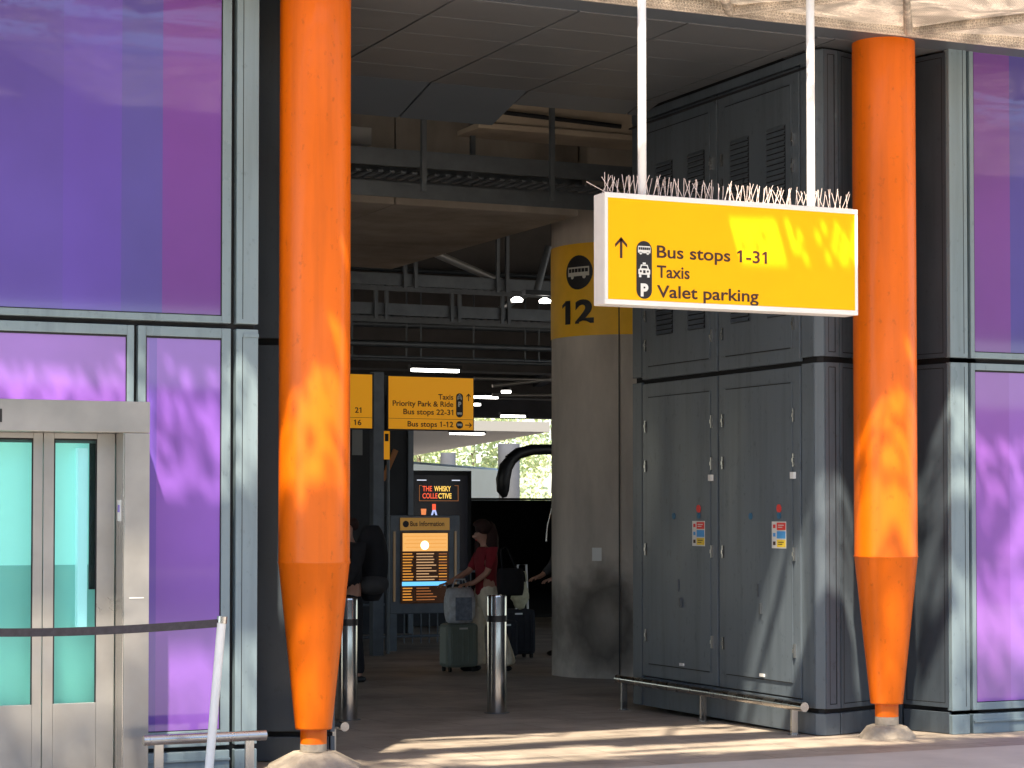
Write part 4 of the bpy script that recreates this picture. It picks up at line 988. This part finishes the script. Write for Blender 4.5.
m_ = MB(); ellipsoid(m_, (10.03, 21.95, .88), (.17, .08, .18), 24, 16, lambda v: Vector((max(-.85, min(.85, v.x * 1.3)), v.y, max(-.9, min(.8, v.z * 1.25))))); m_.build('bag_body', 'black_cloth', hb)
MB().tube([(9.93, 21.95, .98), (9.93, 22.0, 1.24), (10.04, 22.1, 1.26), (10.14, 21.98, .98)], .012, 8).build('strap', 'black_cloth', hb)
def suitcase(x, y, z, w, dpt, h, m, label, ribs=True):
    o = thing('suitcase', label, 'suitcase', (x, y, z))
    MB().box(x - w / 2, x + w / 2, y - dpt / 2, y + dpt / 2, z + .05, z + h).build('shell', m, o, .045)
    q = MB()
    for k in range(5):
        xx = x - w / 2 + w * (k + 1) / 6; q.box(xx - .006, xx + .006, y - dpt / 2 - .006, y - dpt / 2 + .004, z + .11, z + h - .06)
    q.build('ribs', m, o, .002)
    MB().box(x - .05, x + .05, y - dpt / 2 - .012, y - dpt / 2 - .002, z + h - .065, z + h - .045).build('badge', 'white', o)
    for sx in (-1, 1):
        MB().tube([(x + sx * .1, y + dpt / 2 - .03, z + h), (x + sx * .1, y + dpt / 2 - .03, z + h + .42)], .009, 8).build('handle_tube', 'steel_dark', o)
        for sy in (-1, 1):
            MB().tube([(x + sx * (w / 2 - .05) - .014, y + sy * (dpt / 2 - .05), z + .03), (x + sx * (w / 2 - .05) + .014, y + sy * (dpt / 2 - .05), z + .03)], .03, 14).build('wheel', 'rubber', o)
    MB().tube([(x - .11, y + dpt / 2 - .03, z + h + .42), (x + .11, y + dpt / 2 - .03, z + h + .42)], .015, 8).build('handle', 'black', o)
    return o
suitcase(9.545, 22.3, -.142, .39, .27, .545, 'case_green', 'grey green suitcase with a pale bag standing on it')
cb = thing('carrier_bag', 'pale grey and blue bag standing on the green suitcase', 'bag', (9.55, 22.26, .405))
def fb(v):
    return Vector((max(-1, min(1, v.x * 1.5)), max(-1, min(1, v.y * 1.3)), max(-1, min(1, v.z * 1.25))))
ellipsoid(MB(), (9.535, 22.25, .605), (.155, .10, .20), 24, 16, fb).build('bag_body', 'bag_pale', cb)
MB().obox((9.54, 22.142, .57), (1, 0, 0), (0, 1, 0), (0, 0, 1), .10, .004, .13).build('print', mat('grey blue print', (.22, .27, .36), .6, var=.4, vscale=22), cb)
MB().tube([(9.44, 22.25, .79), (9.48, 22.25, .90), (9.60, 22.25, .90), (9.64, 22.25, .79)], .010, 8).build('handle', 'bag_pale', cb)

suitcase(11.28, 24.6, -.182, .50, .32, .62, 'black_cloth', 'black suitcase beside the pillar under a cream bag')
suitcase(10.95, 24.2, -.178, .34, .26, .50, 'black_cloth', 'smaller black suitcase behind the woman, left of the larger one')
c2 = thing('cloth_bag', 'cream cloth bag slumped on the black suitcase beside the pillar', 'bag', (11.19, 24.2, .45))
ellipsoid(MB(), (11.19, 24.2, .64), (.11, .09, .19), 16, 12, lambda v: v * (1 + .25 * noise.noise(v * 2.3))).build('bag_body', 'bag_cream', c2)
MB().tube([(11.13, 24.15, .80), (11.16, 24.15, .93), (11.24, 24.15, .92), (11.26, 24.15, .80)], .012, 8).build('strap', 'bag_cream', c2)
wt = thing('trolley_handle', 'white luggage trolley handle standing between the cream bag and the pillar', 'trolley', (11.32, 24.4, .3))
MB().tube([(11.22, 24.38, .445), (11.24, 24.38, 1.0), (11.36, 24.38, 1.0), (11.38, 24.38, .445)], .014, 10).build('handle', 'white', wt)

def simple_person(name_label, L, rot, top, legs, backpack=False, arm_fwd=True):
    o = thing('person', name_label, 'person', L)
    J = [(0, 0, .95, (.12, .15)), (0, 0, 1.15, (.11, .14)), (.0, 0, 1.33, (.11, .165)), (.0, 0, 1.46, (.06, .075)), (.02, 0, 1.52, (.05, .05)), (.04, 0, 1.60, (.08, .07)), (.03, 0, 1.67, (.088, .075)), (.135, 0, 1.59, (.012, .012)),
         (0, -.18, 1.41, .055), (.08, -.22, 1.15, .042), (.26, -.18, 1.02, .033), (.33, -.16, 1.0, (.035, .018)), (0, .18, 1.41, .055), (.05, .22, 1.15, .042), (.20, .18, 1.0, .033), (.27, .16, .98, (.035, .018)),
         (0, -.09, .88, .09), (.02, -.1, .48, .06), (0, -.11, .09, .045), (.1, -.12, .03, (.04, .03)), (0, .09, .88, .09), (-.02, .1, .48, .06), (-.06, .11, .09, .045), (.04, .12, .03, (.04, .03))]
    B = [(0, 1), (1, 2), (2, 3), (3, 4), (4, 5), (5, 6), (5, 7), (2, 8), (8, 9), (9, 10), (10, 11), (2, 12), (12, 13), (13, 14), (14, 15), (0, 16), (16, 17), (17, 18), (18, 19), (0, 20), (20, 21), (21, 22), (22, 23)]
    for hand in (11, 15):
        hx, hy, hz, _ = J[hand]
        for k in range(4):
            i0 = len(J); dy = -.03 + .02 * k; ln = (.065, .075, .07, .055)[k]
            J.append((hx + .04, hy + dy, hz, .0095)); J.append((hx + .04 + ln * .6, hy + dy, hz - .02, .0085)); J.append((hx + .03 + ln, hy + dy, hz - .05, .007)); B += [(hand, i0), (i0, i0 + 1), (i0 + 1, i0 + 2)]
        i0 = len(J); J.append((hx + .01, hy + .045, hz, .010)); J.append((hx + .045, hy + .06, hz - .03, .008)); B += [(hand, i0), (i0, i0 + 1)]
    skin_mesh('body', J, B, 'skin', o, rot, L)
    T = [(0, 0, .82, (.15, .18)), (0, 0, 1.12, (.14, .165)), (.0, 0, 1.33, (.14, .185)), (0, 0, 1.46, (.085, .10)), (0, -.19, 1.41, .075), (.08, -.22, 1.16, .062), (.23, -.185, 1.04, .05), (0, .19, 1.41, .075), (.05, .22, 1.16, .062), (.17, .185, 1.03, .05)]
    skin_mesh('jacket', T, [(0, 1), (1, 2), (2, 3), (2, 4), (4, 5), (5, 6), (2, 7), (7, 8), (8, 9)], top, o, rot, L)
    P = [(0, 0, .97, (.13, .155)), (0, 0, .90, (.135, .16)), (0, -.09, .78, .11), (.02, -.10, .46, .08), (.0, -.11, .07, .07), (0, .09, .78, .11), (-.02, .10, .46, .08), (-.06, .11, .07, .07)]
    skin_mesh('trousers', P, [(0, 1), (1, 2), (2, 3), (3, 4), (1, 5), (5, 6), (6, 7)], legs, o, rot, L)
    skin_mesh('hair', [(.0, 0, 1.71, (.085, .08)), (-.045, 0, 1.65, (.07, .085)), (-.05, 0, 1.58, (.05, .07))], [(0, 1), (1, 2)], 'hair', o, rot, L)
    c_, s_ = math.cos(rot), math.sin(rot)
    for x, y in ((.07, -.11), (.0, .12)): ellipsoid(MB(), (x, y, .03), (.14, .05, .045), 14, 8, rot=rot, base=L).build('shoe', 'black', o, smooth=True)
    return o
simple_person('person in a grey top mostly hidden behind the number 12 pillar', (12.08, 24.75, -.184), R(175), 'grey_cloth', 'black_cloth')
simple_person('person in black clothes with a big backpack beside the left bollard', (7.82, 21.2, -.125), R(190), 'black_cloth', 'black_cloth')
bpk = thing('backpack', 'big black backpack with a grey lower pocket worn by the person in black', 'backpack', (8.05, 21.2, .9))
ellipsoid(MB(), (8.07, 21.2, 1.12), (.18, .18, .40), 18, 14, lambda v: Vector((v.x, v.y, max(-1, min(1, v.z * 1.1))))).build('bag_body', 'black_cloth', bpk)
ellipsoid(MB(), (8.06, 21.15, .90), (.18, .17, .12), 18, 12).build('lower_pocket', 'grey_cloth', bpk)
